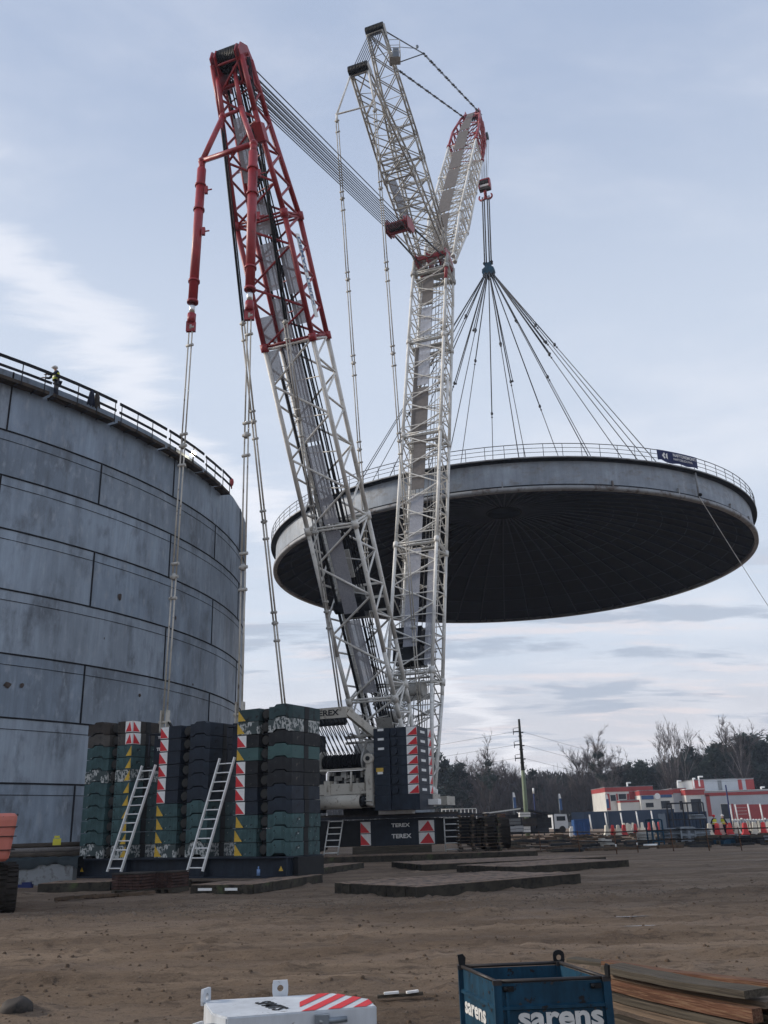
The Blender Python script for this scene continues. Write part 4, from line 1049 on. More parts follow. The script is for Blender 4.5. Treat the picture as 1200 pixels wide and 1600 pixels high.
def rail_loop(u0,u1):
    m=MB().use('dark_rail')
    for o in (.35,.9):
        m.tube(BB(u0,o,4.0),BB(u0,o,5.2),.022,5)
        m.tube(BB(u0,.35,5.2),BB(u0,.9,5.2),.022,5)
    m.tube(BB(u0,.35,5.2),BB(u1,.35,5.2),.022,5); m.tube(BB(u1,.35,5.2),BB(u1,.35,4.0),.022,5); m.tube(BB(u0,.35,4.6),BB(u0,.9,4.6),.02,5); m.tube(BB(u0,.35,4.0),BB(u1,.35,4.0),.03,5)
    obj('guard_rail',m,tray)
rail_loop(2.88,3.62); rail_loop(6.64,7.28)
PN={'teal_paint':'teal','chipped_white':'flaking white and teal','dirty_grey':'dirty beige-grey','brown_grey':'dull brown','navy_steel':'dark navy','charcoal':'scuffed charcoal','pale_teal':'pale teal','teal_top':'dark teal'}
MATS['teal_top']=mat('teal_top',(.035,.062,.066),.6,0,.25,1.3,c2=(.02,.02,.02),thr=.6,sc2=4)
def slab_mesh(W,D,h,rec,hump,paint,hw=.58):
    m=MB().use(paint); r0,r1=rec
    hh=.105
    def prof(a,b):
        p=[(a,0)]
        for hx in ([hump] if a<hump<b else []):
            p+=[(hx-hw/2-.03,0),(hx-hw/2+.09,hh-.01),(hx+hw/2-.09,hh-.01),(hx+hw/2+.03,0)]
        p+=[(b,0),(b,h)]
        for hx in ([hump] if a<hump<b else []):
            p+=[(hx+hw/2,h),(hx+hw/2-.10,h+hh-.03),(hx-hw/2+.10,h+hh-.03),(hx-hw/2,h)]
        p+=[(a,h)]
        return p
    X,Yv=V((1,0,0)),V((0,1,0))
    m.prism(prof(0,r0),V((0,0,0)),X,ZU,Yv,D); m.prism(prof(r1,W),V((0,0,0)),X,ZU,Yv,D)
    m.use('black_steel').prism([(r0,0),(r1,0),(r1,h),(r0,h)],V((0,.30,0)),X,ZU,Yv,D-.5)  # recess core coloured black to deepen the shade inside it
    # proud black strips on side and back faces, painted as recess shade
    m.use('black_steel').box((W+.004,D*.5,h/2),(.016,.26,h*1.01)); m.box((W/2,D-.01,h/2),(W*.3,.03,h*.98)); 
    return m
BRZ=math.atan2(SB.y,SB.x)
def stack(name,u0,W,D,pitch,rec,hump,cols_,chev,z0=.862,ca='right',cw_=.62,off=.12):
    for k,(pc,cv) in enumerate(zip(cols_,chev)):
        h=pitch-.020
        o=obj('ballast_slab',slab_mesh(W,D,h,rec,hump,pc),None,local=True)
        o.location=BB(u0+random.uniform(-.02,.02),off+random.uniform(-.02,.02),z0+k*pitch); o.rotation_euler=(0,0,BRZ)
        pos='topmost' if k==len(cols_)-1 else ['lowest','second from the bottom','third from the bottom','fourth from the bottom','fifth from the bottom','sixth from the bottom','seventh from the bottom','eighth from the bottom','ninth from the bottom','tenth from the bottom'][k]
        tag(o,'%s ballast slab, %s in the %s stack'%(PN[pc],pos,name),'ballast slab','ballast slabs on the tray')
        dsc=MB().use('disc_grey').tube(((rec[0]+rec[1])/2,.31,h/2),((rec[0]+rec[1])/2,.10,h/2),min(.15,(rec[1]-rec[0])*.36),16); d_=obj('locating_disc',dsc,o,local=True)
        x0=W-cw_ if ca=='right' else 0.0
        if cv=='r':
            m=MB().use('sign_white').prism([(0,0),(cw_,0),(cw_,h-.02),(0,h-.02)],V((x0,-.012,.01)),V((1,0,0)),ZU,V((0,1,0)),.011)
            m.use('bright_red').prism([(.03,.02),(cw_-.03,.02),(cw_*.62,h-.04)] if ca=='right' else [(0.0,.02),(cw_-.02,.02),(.01,h-.04)],V((x0,-.018,.01)),V((1,0,0)),ZU,V((0,1,0)),.006); obj('hazard_panel',m,o,local=True)
            if ca=='right':   # the panel wraps round the corner
                m=MB().use('sign_white').box((W+.006,.21,h/2),(.011,.40,h-.02)); m.use('bright_red').prism([(.02,.02),(.36,.02),(.02,h-.04)],V((W+.012,.01,.01)),V((0,1,0)),ZU,V((1,0,0)),.006); obj('hazard_panel',m,o,local=True)
        elif cv=='y':
            m=MB().use('sign_yellow').prism([(.06,.02),(cw_-.02,.02),(cw_-.04,h-.04)] if ca=='right' else [(.0,.02),(cw_*.85,.02),(.01,h-.04)],V((x0,-.006,.01)),V((1,0,0)),ZU,V((0,1,0)),.005); obj('hazard_triangle',m,o,local=True)
t_='teal_paint'
stack('left',-.12,2.36,1.67,.447,(1.17,1.60),.58,['chipped_white',t_,t_,t_,t_,t_,'chipped_white',t_,t_,'dirty_grey','brown_grey'],list('yyyyyyyyyrr'),cw_=.36)
stack('middle',3.66,2.36,1.67,.455,(.98,1.42),1.88,['chipped_white',t_,t_,t_]+['navy_steel']*6,list('yyyyrrrrrr'),ca='left',cw_=.38)
stack('right',7.34,2.34,1.67,.441,(.92,1.34),1.84,[t_,t_,t_,'navy_steel','navy_steel','charcoal','charcoal','pale_teal','charcoal','chipped_white','teal_top'],list('yyyrrrryryy'),ca='left',cw_=.38,off=.02)
def leaning_ladder(A,B,side,w_,n,label):
    A=V(A);B=V(B); r=empty('ladder',tuple(A),0,label,'ladder','ladders on the ballast tray')
    for s_ in (0,w_):
        m=MB().use('sign_white').beam(A+side*s_,B+side*s_,.05,.09,up=AB); obj('rail',m,r)
    for k in range(n):
        f=(k+.35)/n; p=A.lerp(B,f); m=MB().use('sign_white').tube(p,p+side*w_,.022,6); obj('rung',m,r)
leaning_ladder(BB(2.30,-.75,.45),BB(2.94,.0,4.05),SB,.66,12,'white leaning ladder between the left and middle ballast stacks')
leaning_ladder(BB(5.98,-.75,.45),BB(6.60,.0,4.10),SB,.66,12,'white leaning ladder between the middle and right ballast stacks')
bt=MB().use('bottle_blue').tube(BB(8.75,-.5,.30),BB(8.75,-.5,.5),.06,8); bt.tube(BB(8.75,-.5,.5),BB(8.75,-.5,.58),.025,6); tag(obj('water_bottle',bt,None,origin=BB(8.75,-.5,.30)),'small clear bottle standing on the timber under the ballast tray','bottle')

# ------------------------------------------------------------------ timber mats and boards
def timber_mat(F,ang,Ln,Wd,th,nb,label,z=0.0,mt='mat_timber',top='mat_dirt',grp='timber mats on the soil'):
    """beams run along ang from front corner F; ends show on the short side"""
    u=V((math.cos(ang),math.sin(ang),0)); v=V((-u.y,u.x,0)); r=empty('timber_mat',(F[0],F[1],z),0,label,'timber mat',grp)
    for k in range(nb):
        m=MB().use(mt); w_=Wd/nb; e0=random.uniform(-.04,.04); e1=random.uniform(-.05,.05)
        c=V((F[0],F[1],z))+u*(Ln/2+(e0+e1)/2)+v*(w_*(k+.5))+V((0,0,th/2+random.uniform(-.008,.008)))
        M3=Matrix((u,v,ZU)).transposed(); m.box(c,(Ln+e1-e0,w_-.02,th),M3)
        m.use(top).box(c+V((0,0,th/2+.006)),(Ln+e1-e0-.05,w_-.03,.010),M3)
        obj('beam',m,r)
    return r
A1=math.atan2(27.2-23.5,5.3-.5)
timber_mat((.5,23.5),A1,6.0,3.6,.26,9,'nearest timber mat with mossy beam ends in front of the crane')
timber_mat((4.1,32.57),math.atan2(2.8,4.5),5.4,3.4,.24,6,'timber mat reaching farthest right, short of the rail fence')
timber_mat((1.0,37.2),math.atan2(1.6,5.5),8.0,4.0,.22,6,'dark timber mat between the crane and the long right-hand mat')
timber_mat((-8.95,30.3),math.atan2(-.3,4.9),2.3,.9,.24,3,'timber mat under the tray just left of the brick pallets')
timber_mat((-11.4,30.6),math.atan2(-.1,4.2),2.3,1.6,.26,3,'leftmost timber mat, by the grey concrete wall')
e_=timber_mat((-5.9,27.7),math.atan2(-.7,1.95),2.0,1.7,.24,3,'timber mat with white stencilled beam ends under the middle of the tray')
timber_mat((-3.95,27.1),math.atan2(4.8,1.75),4.6,1.2,.24,3,'timber mat running back beneath the right end of the tray')
timber_mat((-2.9,36.4),math.atan2(3.5,1.3),4.6,1.5,.24,3,'small timber mat between the ballast and the crane ladder')
timber_mat((-4.3,47.5),.02,11.5,2.6,.30,5,'long timber mat under the rear edge of the crane undercarriage')
timber_mat((-2.2,50.6),.02,4.2,.6,.66,2,'timber packing block under the middle of the crane undercarriage',mt='wood_grey')
for (x0,l_) in ((-5.55,.45),(-4.75,.4)):
    pl=MB().use('sign_white').box((x0+.1,27.63-.36*(x0+5.9)*.98-.0,.13),(l_,.012,.07),Matrix.Rotation(math.atan2(-.7,1.95),3,'Z')); o=obj('stencil_plate',pl,e_)
def brick_pallet(x,y,rz,w_,d_,h_,label):
    r=empty('brick_pallet',(x,y,0),rz,label,'pallet','pallets of stacked red-brown blocks by the tray')
    m=MB().use('wood_grey')
    for i in range(3): m.box((w_*(i/2-.5)*.86,0,.05),(.1,d_,.10))
    m.box((0,0,.12),(w_,d_,.03)); obj('pallet',m,r,local=True)
    m=MB().use('brick_dull')
    for k in range(5):
        for i in range(4): m.box((w_*((i+.5)/4-.5),0,.17+h_/5*(k+.5)-.03),(w_/4-.012,d_-.04,h_/5-.015))
    m.use('brown_grey').box((0,0,.14+h_+.02),(w_+.02,d_,.03)); obj('block_load',m,r,local=True)
brick_pallet(-7.75,28.7,-.42,1.05,1.0,.42,'pallet of red-brown blocks at the foot of the left ladder')
brick_pallet(-6.75,29.0,-.42,.62,.9,.42,'narrower pallet of red-brown blocks right beside the wider one')
m=MB().use('clod')
for k in range(9): m.beam((-9.4+.22*k,26.6+.12*k+random.uniform(-.2,.2),.05),(-8.9+.24*k,26.7+.14*k,.09),.22,.08)
tag(obj('wood_scrap',m,None,origin=(-8.7,27,0)),'heap of dark wood scraps lying on soil before the brick pallet','wood scraps')
# low concrete wall with tarpaulin at far left
m=MB().use('concrete'); m.box((-14.2,35.6,.36),(5.0,.3,.72),Matrix.Rotation(R_(-12),3,'Z')); cwl=obj('concrete_wall',m,None,origin=(-14.2,35.6,0)); tag(cwl,'low grey concrete wall left of the ballast tray','wall')
m=MB().use('tarp'); vs=[];fs=[]; n=30
for i in range(n+1):
    u=-2.6+5.3*i/n; s_=.22+.10*math.sin(i*.42+.7)+.04*math.sin(i*1.7)
    for (dy,z) in ((.25,.62),(.17,.95),(.0,.97),(-.19,.90),(-.20,.86-s_)):
        q=Matrix.Rotation(R_(-12),3,'Z')@V((u,dy,0)); vs.append((-14.2+q.x,35.6+q.y,z+.015*math.sin(i*2.1+z*9)))
for i in range(n):
    for j in range(4): fs.append((i*5+j,(i+1)*5+j,(i+1)*5+j+1,i*5+j+1))
m.add(vs,fs,True); tag(obj('tarpaulin',m,None,origin=(-14.2,35.6,.9)),'dark tarpaulin draped along the top of the low concrete wall','tarpaulin')
for k in range(3):
    m=MB().use('walkway_wood' if k!=1 else 'brown_grating').tube((-18,37.2+.4*k,1.0+.17*k),(-11.9,36.2+.45*k,1.02+.17*k),.10,10)
    tag(obj('steel_pipe',m,None,origin=(-15,36.7+.4*k,1)),['front and lowest of the three brown pipes behind the concrete wall','middle of the three brown pipes, slightly paler, behind the wall','rear and highest of the three brown pipes behind the wall'][k],'pipe','brown pipes behind the wall')
m=MB().use('yellow_tape'); m.box((-12.95,36.3,1.48),(.30,.03,.24),Matrix.Rotation(.15,3,'Z')); m.box((-12.95,36.28,1.66),(.2,.03,.08)); tag(obj('warning_tag',m,None,origin=(-12.95,36.3,1.3)),'small bright yellow tag hanging at the foot of the tank','tag')
m=MB().use('banner_blue').box((-13.1,33.7,.06),(.7,.2,.12)); m.box((-12.95,33.7,.15),(.3,.16,.08)); tag(obj('plastic_sheet',m,None,origin=(-13.1,33.7,0)),'scrap of blue plastic at the foot of the concrete wall','plastic')

# ------------------------------------------------------------------ orange machine cut by the left edge
ml=empty('wheel_loader',(-10.1,23.2,0),0,'orange wheeled machine with muddy tyres cut off by the left edge','loader')
bm2=bmesh.new(); bmesh.ops.create_cube(bm2,size=1)
for v in bm2.verts: v.co=V((v.co.x*2.3,v.co.y*2.2,v.co.z*1.08))
for v in bm2.verts:
    if v.co.z<0: v.co.x*=.90; v.co.y*=.95
bmesh.ops.bevel(bm2,geom=list(bm2.edges)+list(bm2.verts),offset=.16,segments=3,affect='EDGES',profile=.6)
me=bpy.data.meshes.new('body'); bm2.to_mesh(me); bm2.free(); me.materials.append(MATS['orange_paint']); bo=link(bpy.data.objects.new('body',me)); bo.parent=ml; bo.location=(0,0,1.70)
m=MB().use('black_steel')
for z in (1.93,1.72,1.42): m.box((-10.1,23.2,z),(2.306,2.206,.018))
obj('panel_gap',m,ml)
m=MB().use('black_steel').box((-10.1,24.0,.85),(1.3,3.8,.45)); m.box((-10.1,23.1,1.0),(1.9,.3,.25)); obj('chassis',m,ml)
for wx in (-9.05,-11.15):
    for wy in (22.9,25.4):
        wh=empty('wheel',tuple(V((wx,wy,.52))-ml.location)); wh.parent=ml
        m=MB().use('rubber'); rot=Matrix.Rotation(math.pi/2,3,'Y')
        prof=[(.28,-.24),(.47,-.25),(.52,-.19),(.535,0),(.52,.19),(.47,.25),(.28,.24)]
        k0=len(m.v); m.lathe(prof,(0,0,0),36); 
        for i in range(k0,len(m.v)): m.v[i]=rot@m.v[i]+V((wx,wy,.52))
        for k in range(26):
            a=6.283*k/26
            for s_ in (-1,1):
                p=V((wx+s_*.12,wy+.54*math.cos(a+.06*s_),.52+.54*math.sin(a+.06*s_))); m.box(p,(.22,.075,.05),Matrix.Rotation(a+math.pi/2,3,'X'))
        obj('tyre',m,wh); m=MB().use('orange_paint').tube((wx-.2,wy,.52),(wx+.2,wy,.52),.27,20); obj('rim',m,wh)

ml.rotation_euler=(0,0,.40); ml.location=(-10.35,22.7,0)
# ------------------------------------------------------------------ foreground: steel crate, white block, timber stack
cr=empty('steel_crate',(.95,6.95,0),0,'open dark blue steel stacking crate with white lettering in the foreground','crate')
FLc=V((.655,6.63,0)); CU=V((.993,.055,0)).normalized(); CV=V((-.25,.968,0)).normalized(); CW,CD,CH=.735,.74,.70
CM=Matrix((CU,V((-CU.y,CU.x,0)),ZU)).transposed()
def C_(u,v_,z): return FLc+CU*(u*CW)+CV*(v_*CD)+V((0,0,z))
def wallp(name,a,b,nrm_,mt='crate_blue'):
    m=MB().use(mt); a=V(a);b=V(b);d=(b-a); Ln=d.length; d.normalize(); n=V(nrm_)
    m.prism([(0,.08),(Ln,.08),(Ln,.53),(0,.53)],a,d,ZU,n,.006)
    m.prism([(0,.545),(Ln,.545),(Ln,.685),(0,.685)],a+n*.002,d,ZU,n,.006)
    # pressed ridge
    vs=[];
    prof=[(0,.525),(-.018,.532),(-.018,.550),(0,.557)]
    for p in (a,b): vs+= [p+n*q+V((0,0,z)) for q,z in prof]
    m.add(vs,[(0,4,5,1),(1,5,6,2),(2,6,7,3)])
    prof=[(0,.26),(-.018,.267),(-.018,.285),(0,.292)]; vs=[]
    for p in (a,b): vs+= [p+n*q+V((0,0,z)) for q,z in prof]
    m.add(vs,[(0,4,5,1),(1,5,6,2),(2,6,7,3)])
    return obj(name,m,cr)
nf=V((-CU.y,CU.x,0)); ns_=V((CV.y,-CV.x,0))
wf=wallp('side_panel',C_(0,0,0),C_(1,0,0),nf); wl=wallp('side_panel',C_(0,0,0),C_(0,1,0),ns_)
wallp('side_panel',C_(0,1,0),C_(1,1,0),-nf); wallp('side_panel',C_(1,0,0),C_(1,1,0),-ns_)
m=MB().use('crate_blue').add([C_(0,0,.10),C_(1,0,.10),C_(1,1,.10),C_(0,1,.10)],[(0,1,2,3)]); m.add([C_(0,0,.085),C_(1,0,.085),C_(1,1,.085),C_(0,1,.085)],[(0,3,2,1)]); obj('floor_plate',m,cr)
m=MB().use('crate_rim')
for a,b in (((0,0),(1,0)),((1,0),(1,1)),((1,1),(0,1)),((0,1),(0,0))): m.tube(C_(*a,.70),C_(*b,.70),.0125,8)
obj('rim_bar',m,cr)
for (a,b) in ((0,0),(1,0),(1,1),(0,1)):
    m=MB().use('crate_blue'); p=C_(a,b,0); m.box(p+V((0,0,.36)),(.05,.05,.66),CM); m.box(p+V((0,0,.03)),(.09,.09,.06),CM); m.use('crate_rim').box(p+V((0,0,.695)),(.056,.056,.03),CM); obj('corner_post',m,cr)
    if (a,b)!=(0,0):
        m=MB().use('black_steel')
        if (a,b)==(1,1):  # lug with hole facing the camera
            vs=[];n=16;c=p+V((0,-.005,.735))
            for t_y in (0,.014):
                for i in range(n):
                    t=6.283*i/n+.3927; rr=min(.042/max(abs(math.cos(t)),1e-3),.052/max(abs(math.sin(t)),1e-3),.052); vs.append(c+CU*rr*math.cos(t)+V((0,0,rr*math.sin(t)))+nf*t_y)
                for i in range(n): t=6.283*i/n+.3927; vs.append(c+CU*.019*math.cos(t)+V((0,0,.019*math.sin(t)))+nf*t_y)
            fs=[]
            for i in range(n):
                j=(i+1)%n; fs+=[(i,j,n+j,n+i),(2*n+i,3*n+i,3*n+j,2*n+j),(i,2*n+i,2*n+j,j),(n+i,n+j,3*n+j,3*n+i)]
            m.add(vs,fs)
        else: m.prism([(-.022,0),(.022,0),(.03,.06),(.01,.085),(-.03,.08)],p+V((0,0,.70))-CV*.02,CV if a==1 else CU,ZU,CU if a==1 else nf,.014)
        obj('lifting_lug',m,cr)
for u in (.10,.9):
    m=MB().use('black_steel').box(C_(u,0,.655)-nf*.012,(.07,.02,.03),CM); m.sphere(C_(u-.03,0,.655)-nf*.02,.018,8); obj('latch',m,cr)
# stiffening posts beside the front-left corner
m=MB().use('crate_blue').box(C_(.085,0,.35)-nf*.006,(.02,.02,.6),CM); obj('stiffener',m,wf)
text('sarens','lettering',wf,'crate_text',.185,C_(.17,0,.42)-nf*.0035,CU,ZU,extrude=.0015,sx=1.2,bold=.006)
text('sarens','lettering',wl,'crate_text',.150,C_(0,.93,.41)-ns_*.0035,-CV,ZU,extrude=.0015,sx=1.15,bold=.004)
rf=random.Random(9)
m=MB().use('crate_rim')
for k in range(60):
    u=rf.uniform(.03,.97); z=rf.choice([rf.uniform(.45,.69),.69-rf.random()**2*.05,.53+rf.uniform(-.02,.02)]); r=rf.uniform(.002,.011)
    side=rf.random()<.5
    o0=(C_(u,0,z)-nf*.0042) if side else (C_(0,u,z)-ns_*.0042); ud=CU if side else CV
    pts=[o0+ud*(r*math.cos(6.283*i_/6)*rf.uniform(.5,1.6))+V((0,0,r*math.sin(6.283*i_/6)*rf.uniform(.4,1.3))) for i_ in range(6)]
    m.add(pts,[tuple(range(6))])
o=obj('paint_chips',m,cr); o['kind']='stuff'
# white steel block
wb=empty('white_steel_block',(-.7,6.7,0),0,'white painted steel block with red diagonal stripes on its top','steel block')
P=[V((-1.08,6.27,0)),V((-.145,6.50,0)),V((-.20,6.76,0)),V((-.46,7.02,0)),V((-1.30,6.90,0)),V((-1.33,6.82,0)),V((-1.20,6.42,0))]
m=MB().use('block_white'); zt=.60
bm3=bmesh.new(); vv=[bm3.verts.new((p.x,p.y,.06)) for p in P]; f=bm3.faces.new(vv); ex=bmesh.ops.extrude_face_region(bm3,geom=[f]); 
for v in [g for g in ex['geom'] if isinstance(g,bmesh.types.BMVert)]: v.co.z=zt
bmesh.ops.recalc_face_normals(bm3,faces=bm3.faces)
bmesh.ops.bevel(bm3,geom=[e for e in bm3.edges],offset=.008,segments=2,affect='EDGES')
me=bpy.data.meshes.new('body'); bm3.to_mesh(me); bm3.free(); me.materials.append(MATS['block_white']); o=link(bpy.data.objects.new('body',me)); o.parent=wb; o.location=-wb.location
fd=(P[1]-P[0]).normalized(); fn=V((-fd.y,fd.x,0))
m=MB().use('bright_red')
def ft(u,v_): 
    q=P[0]+fd*u+fn*v_; return V((q.x,q.y,zt+.003))
# stripes clipped to the top polygon
def clip(poly,cl):
    outp=poly
    for a,b in zip(cl,cl[1:]+cl[:1]):
        inp=outp;outp=[]
        def side(p): return (b.x-a.x)*(p.y-a.y)-(b.y-a.y)*(p.x-a.x)
        for p,q in zip(inp,inp[1:]+inp[:1]):
            sp,sq=side(p),side(q)
            if sp>=0: outp.append(p)
            if sp*sq<0: outp.append(p.lerp(q,sp/(sp-sq)))
        if not outp: break
    return outp
ctr=sum(P,V())/len(P); Pc=[ctr+(p-ctr)*.985 for p in P]; Pc=[V((p.x,p.y,zt+.003)) for p in Pc]
reg=[ft(.46,-.05),ft(1.2,-.05),ft(1.2,.9),ft(.46+.25,.9)]; reg=[ft(.455,-.05),ft(1.3,-.05),ft(1.3,1.0),ft(.60,1.0)]
for k in range(4):
    u0=.30+.168*k; s_=[ft(u0,0),ft(u0+.088,0),ft(u0+.088+.42,.66),ft(u0+.42,.66)]
    c=clip(clip(s_,Pc),reg)
    if len(c)>2: m.add(c,[tuple(range(len(c)))])
obj('stripes',m,wb)
text('SPMTS','lettering',wb,'black_steel',.15,ft(.215,.42)+V((0,0,.001)),-fn+fd*.30,fd*.95+fn*.3,extrude=.0008,sx=.8,bold=.004)
def lug(c,u,mt='block_white',name='lifting_lug'):
    m=MB().use(mt); vs=[];n=16; u=V(u).normalized(); w3=u.cross(ZU)
    for t_y in (0,.02):
        for i in range(n):
            t=6.283*i/n; rr=min(.055/max(abs(math.cos(t)),1e-3),.05/max(abs(math.sin(t)),1e-3)); vs.append(c+u*rr*math.cos(t)+V((0,0,rr*math.sin(t)))+w3*t_y)
        for i in range(n): t=6.283*i/n; vs.append(c+u*.022*math.cos(t)+V((0,0,.022*math.sin(t)))+w3*t_y)
    fs=[]
    for i in range(n):
        j=(i+1)%n; fs+=[(i,j,n+j,n+i),(2*n+i,3*n+i,3*n+j,2*n+j),(i,2*n+i,2*n+j,j),(n+i,n+j,3*n+j,3*n+i)]
    m.add(vs,fs); return obj(name,m,wb)
lug(V((-.83,6.99,zt+.048)),(1,.14,0)); lug(V((-1.335,6.86,zt+.03)),(.3,1,0)); lug(V((-1.33,6.60,zt-.13)),(.4,.9,0))
m=MB().use('steel_grey').tube(P[0]+fd*.58-fn*.03+V((0,0,zt-.06)),P[0]+fd*.76-fn*.03+V((0,0,zt-.055)),.018,8); m.box(P[0]+fd*.60-fn*.02+V((0,0,zt-.05)),(.09,.05,.06)); obj('latch_pin',m,wb)
m=MB().use('concrete').box(P[6].lerp(P[0],.55)+V((-.02,-.02,zt-.12)),(.16,.05,.14),Matrix.Rotation(-.9,3,'Z')); obj('recess_plate',m,wb)
# broken lath in the mud
m=MB().use('wood_grey').beam((-.22,10.25,.05),(.25,10.3,.06),.05,.03); m.use('sign_white').beam((-.15,10.2,.085),(.0,10.22,.09),.04,.02); m.beam((.08,10.22,.085),(.2,10.26,.09),.04,.02); tag(obj('broken_lath',m,None,origin=(0,10.2,.03)),'pale broken lath lying in the mud behind the white block','lath')
# timber board stack at the right
random.seed(5)
def board(a,b,w_,h_,mt,label):
    a=V(a);b=V(b); m=MB().use(mt); d=b-a; n=8
    sd=V((d.y,-d.x,0)).normalized(); up=sd.cross(d.normalized())
    if up.z<0: up=-up
    vs=[];fs=[]
    for i in range(n+1):
        c=a+d*i/n+V((0,0,-.012*math.sin(math.pi*i/n)+random.uniform(-.003,.003)))
        for x,z in ((-1,-1),(1,-1),(1,1),(-1,1)): vs.append(c+sd*(w_/2*x+random.uniform(-.002,.002))+up*(h_/2*z+random.uniform(-.0015,.0015)))
    for i in range(n):
        for j in range(4): fs.append((i*4+j,i*4+(j+1)%4,(i+1)*4+(j+1)%4,(i+1)*4+j))
    fs+=[(3,2,1,0),(n*4,n*4+1,n*4+2,n*4+3)]
    m.add(vs,fs); me_o=obj('timber_board',m,None,origin=a,material=mt)
    # lay the grain along the board: rotate data so local x runs along it
    ang=math.atan2(d.y,d.x); me_o.data.transform(Matrix.Rotation(-ang,4,'Z')); me_o.rotation_euler=(0,0,ang)
    return tag(me_o,label,'board','boards in the foreground timber stack')
bd_l=[((1.80,8.35,.52),(2.50,7.0,.52),.24,.05,'wood_grey','broad weathered grey plank lying on top of the timber stack'),
((1.95,9.3,.42),(3.15,7.7,.42),.13,.05,'wood_red','reddish board at the far edge of the timber stack'),
((1.72,9.8,.40),(3.4,8.0,.36),.16,.035,'wood_grey','thin grey board beyond the reddish one at the rear of the stack'),
((1.74,8.42,.405),(2.44,6.88,.405),.09,.085,'wood_red','thick orange-brown beam along the near edge of the stack'),
((1.80,8.50,.455),(2.62,7.0,.455),.22,.04,'wood','brown board half hidden beneath the broad grey plank'),
((1.70,8.46,.325),(2.42,6.98,.325),.13,.05,'wood_grey','dark grey board directly beneath the orange-brown beam'),
((1.76,8.34,.27),(2.27,7.28,.27),.12,.045,'wood','brown board second below the orange-brown beam'),
((1.76,8.32,.15),(2.32,7.10,.15),.12,.05,'wood_grey','grey board near the bottom of the stack, next to the crate'),
((2.20,8.05,.40),(2.82,6.98,.40),.14,.05,'wood_red','reddish board end poking out at the right of the stack'),
((2.35,7.9,.32),(2.95,6.85,.32),.16,.05,'wood','brown board under the reddish board end at the right'),
((2.35,7.8,.22),(2.95,6.7,.22),.18,.05,'wood_grey','grey board low in the stack at the right edge'),
((2.00,8.6,.345),(2.72,7.15,.345),.30,.045,'wood_grey','wide hidden grey board in the core of the timber stack'),
((2.00,8.6,.24),(2.72,7.15,.24),.34,.05,'wood','wide brown board low in the core of the timber stack'),
((2.10,9.0,.37),(3.2,7.45,.37),.16,.04,'wood_grey','grey board between the top plank and the far reddish board')]
for b_ in bd_l: board(*b_)
for k,(x,y,rz) in enumerate(((1.95,8.25,1.05),(2.25,7.45,1.05),(2.75,7.35,1.05))):
    m=MB().use('wood_red' if k else 'wood'); m.box((0,0,.05),(.12,1.0,.10)); m.box((0,.05,.17),(.12,.9,.08)) if k else None
    o=obj('support_block',m,None,local=True); o.location=(x,y,0); o.rotation_euler=(0,0,rz+1.57-1.57)
    tag(o,['wooden bearer under the stack end nearest the crate','wooden bearer under the middle of the timber stack','wooden bearer under the right end of the timber stack'][k],'timber bearer','bearers under the timber stack')

# ------------------------------------------------------------------ stones, clods, puddles
random.seed(3)
def scatter(name,mt,n,fn_,rmin,rmax,label):
    m=MB().use(mt)
    for _ in range(n):
        x,y=fn_(); 
        r=rmin+(rmax-rmin)*random.random()**3; z=hgt(x,y)
        a=random.uniform(0,6.28); q=[]
        for i in range(5): t=a+6.283*i/5; q.append((x+r*random.uniform(.6,1.1)*math.cos(t),y+r*random.uniform(.6,1.1)*math.sin(t),z-r*.2))
        q2=[(p[0]*.55+x*.45+random.uniform(-.1,.1)*r,p[1]*.55+y*.45,z+r*random.uniform(.3,.65)) for p in q]
        m.add(q+q2,[(i,(i+1)%5,5+(i+1)%5,5+i) for i in range(5)]+[(5,6,7,8,9)])
    o=obj(name,m,None,origin=(0,15,0)); o['kind']='stuff'; o['label']=label
def ridge():
    x=random.uniform(-14,15); return x,21.2+.045*(x+8)+noise.noise(V((x*.3,2,9)))*.9+random.gauss(-.2,.8)
def anyw():
    y=5.5+22*random.random()**1.4; return random.uniform(-.55*y-1,.55*y+1),y
scatter('gravel','stone',5200,ridge,.012,.045,'loose brown gravel along the edge of the raised pad')
scatter('small_stones','stone',4500,anyw,.004,.022,'small stones scattered over the foreground soil')
scatter('mud_clods','clod',6500,anyw,.005,.042,'dark mud clods scattered over the foreground soil')
m=MB().use('brown_grey').sphere((-3.9,10.2,.03),.17,18,(1,.85,.75)); 
for v in m.v: v+=V((noise.noise(v*9),noise.noise(v*9+V((3,0,0))),noise.noise(v*9+V((0,7,0)))))*.028
tag(obj('mud_lump',m,None,origin=(-3.9,10.2,0)),'round dark lump of mud at the lower left of the yard','mud lump')
pm_=MB().use('puddle')
for (cx,cy,a_,b_) in ((5.3,18.6,1.3,.16),(6.2,18.9,.7,.10),(6.3,16.6,1.0,.14),(4.4,17.9,.5,.08),(7.0,17.4,.6,.08),(4.1,16.2,.4,.05)):
    n=22; z=hgt(cx,cy)+.012; pts=[(cx,cy,z)]+[(cx+a_*math.cos(6.283*i/n)*random.uniform(.6,1.1),cy+b_*math.sin(6.283*i/n)*random.uniform(.5,1.2)+.05*a_*math.cos(6.283*i/n),z) for i in range(n)]
    pm_.add(pts,[(0,1+i,1+(i+1)%n) for i in range(n)])
o=obj('puddles',pm_,None,origin=(5,17,0)); o['kind']='structure'; o['label']='small shining puddles in the wheel ruts at the right'

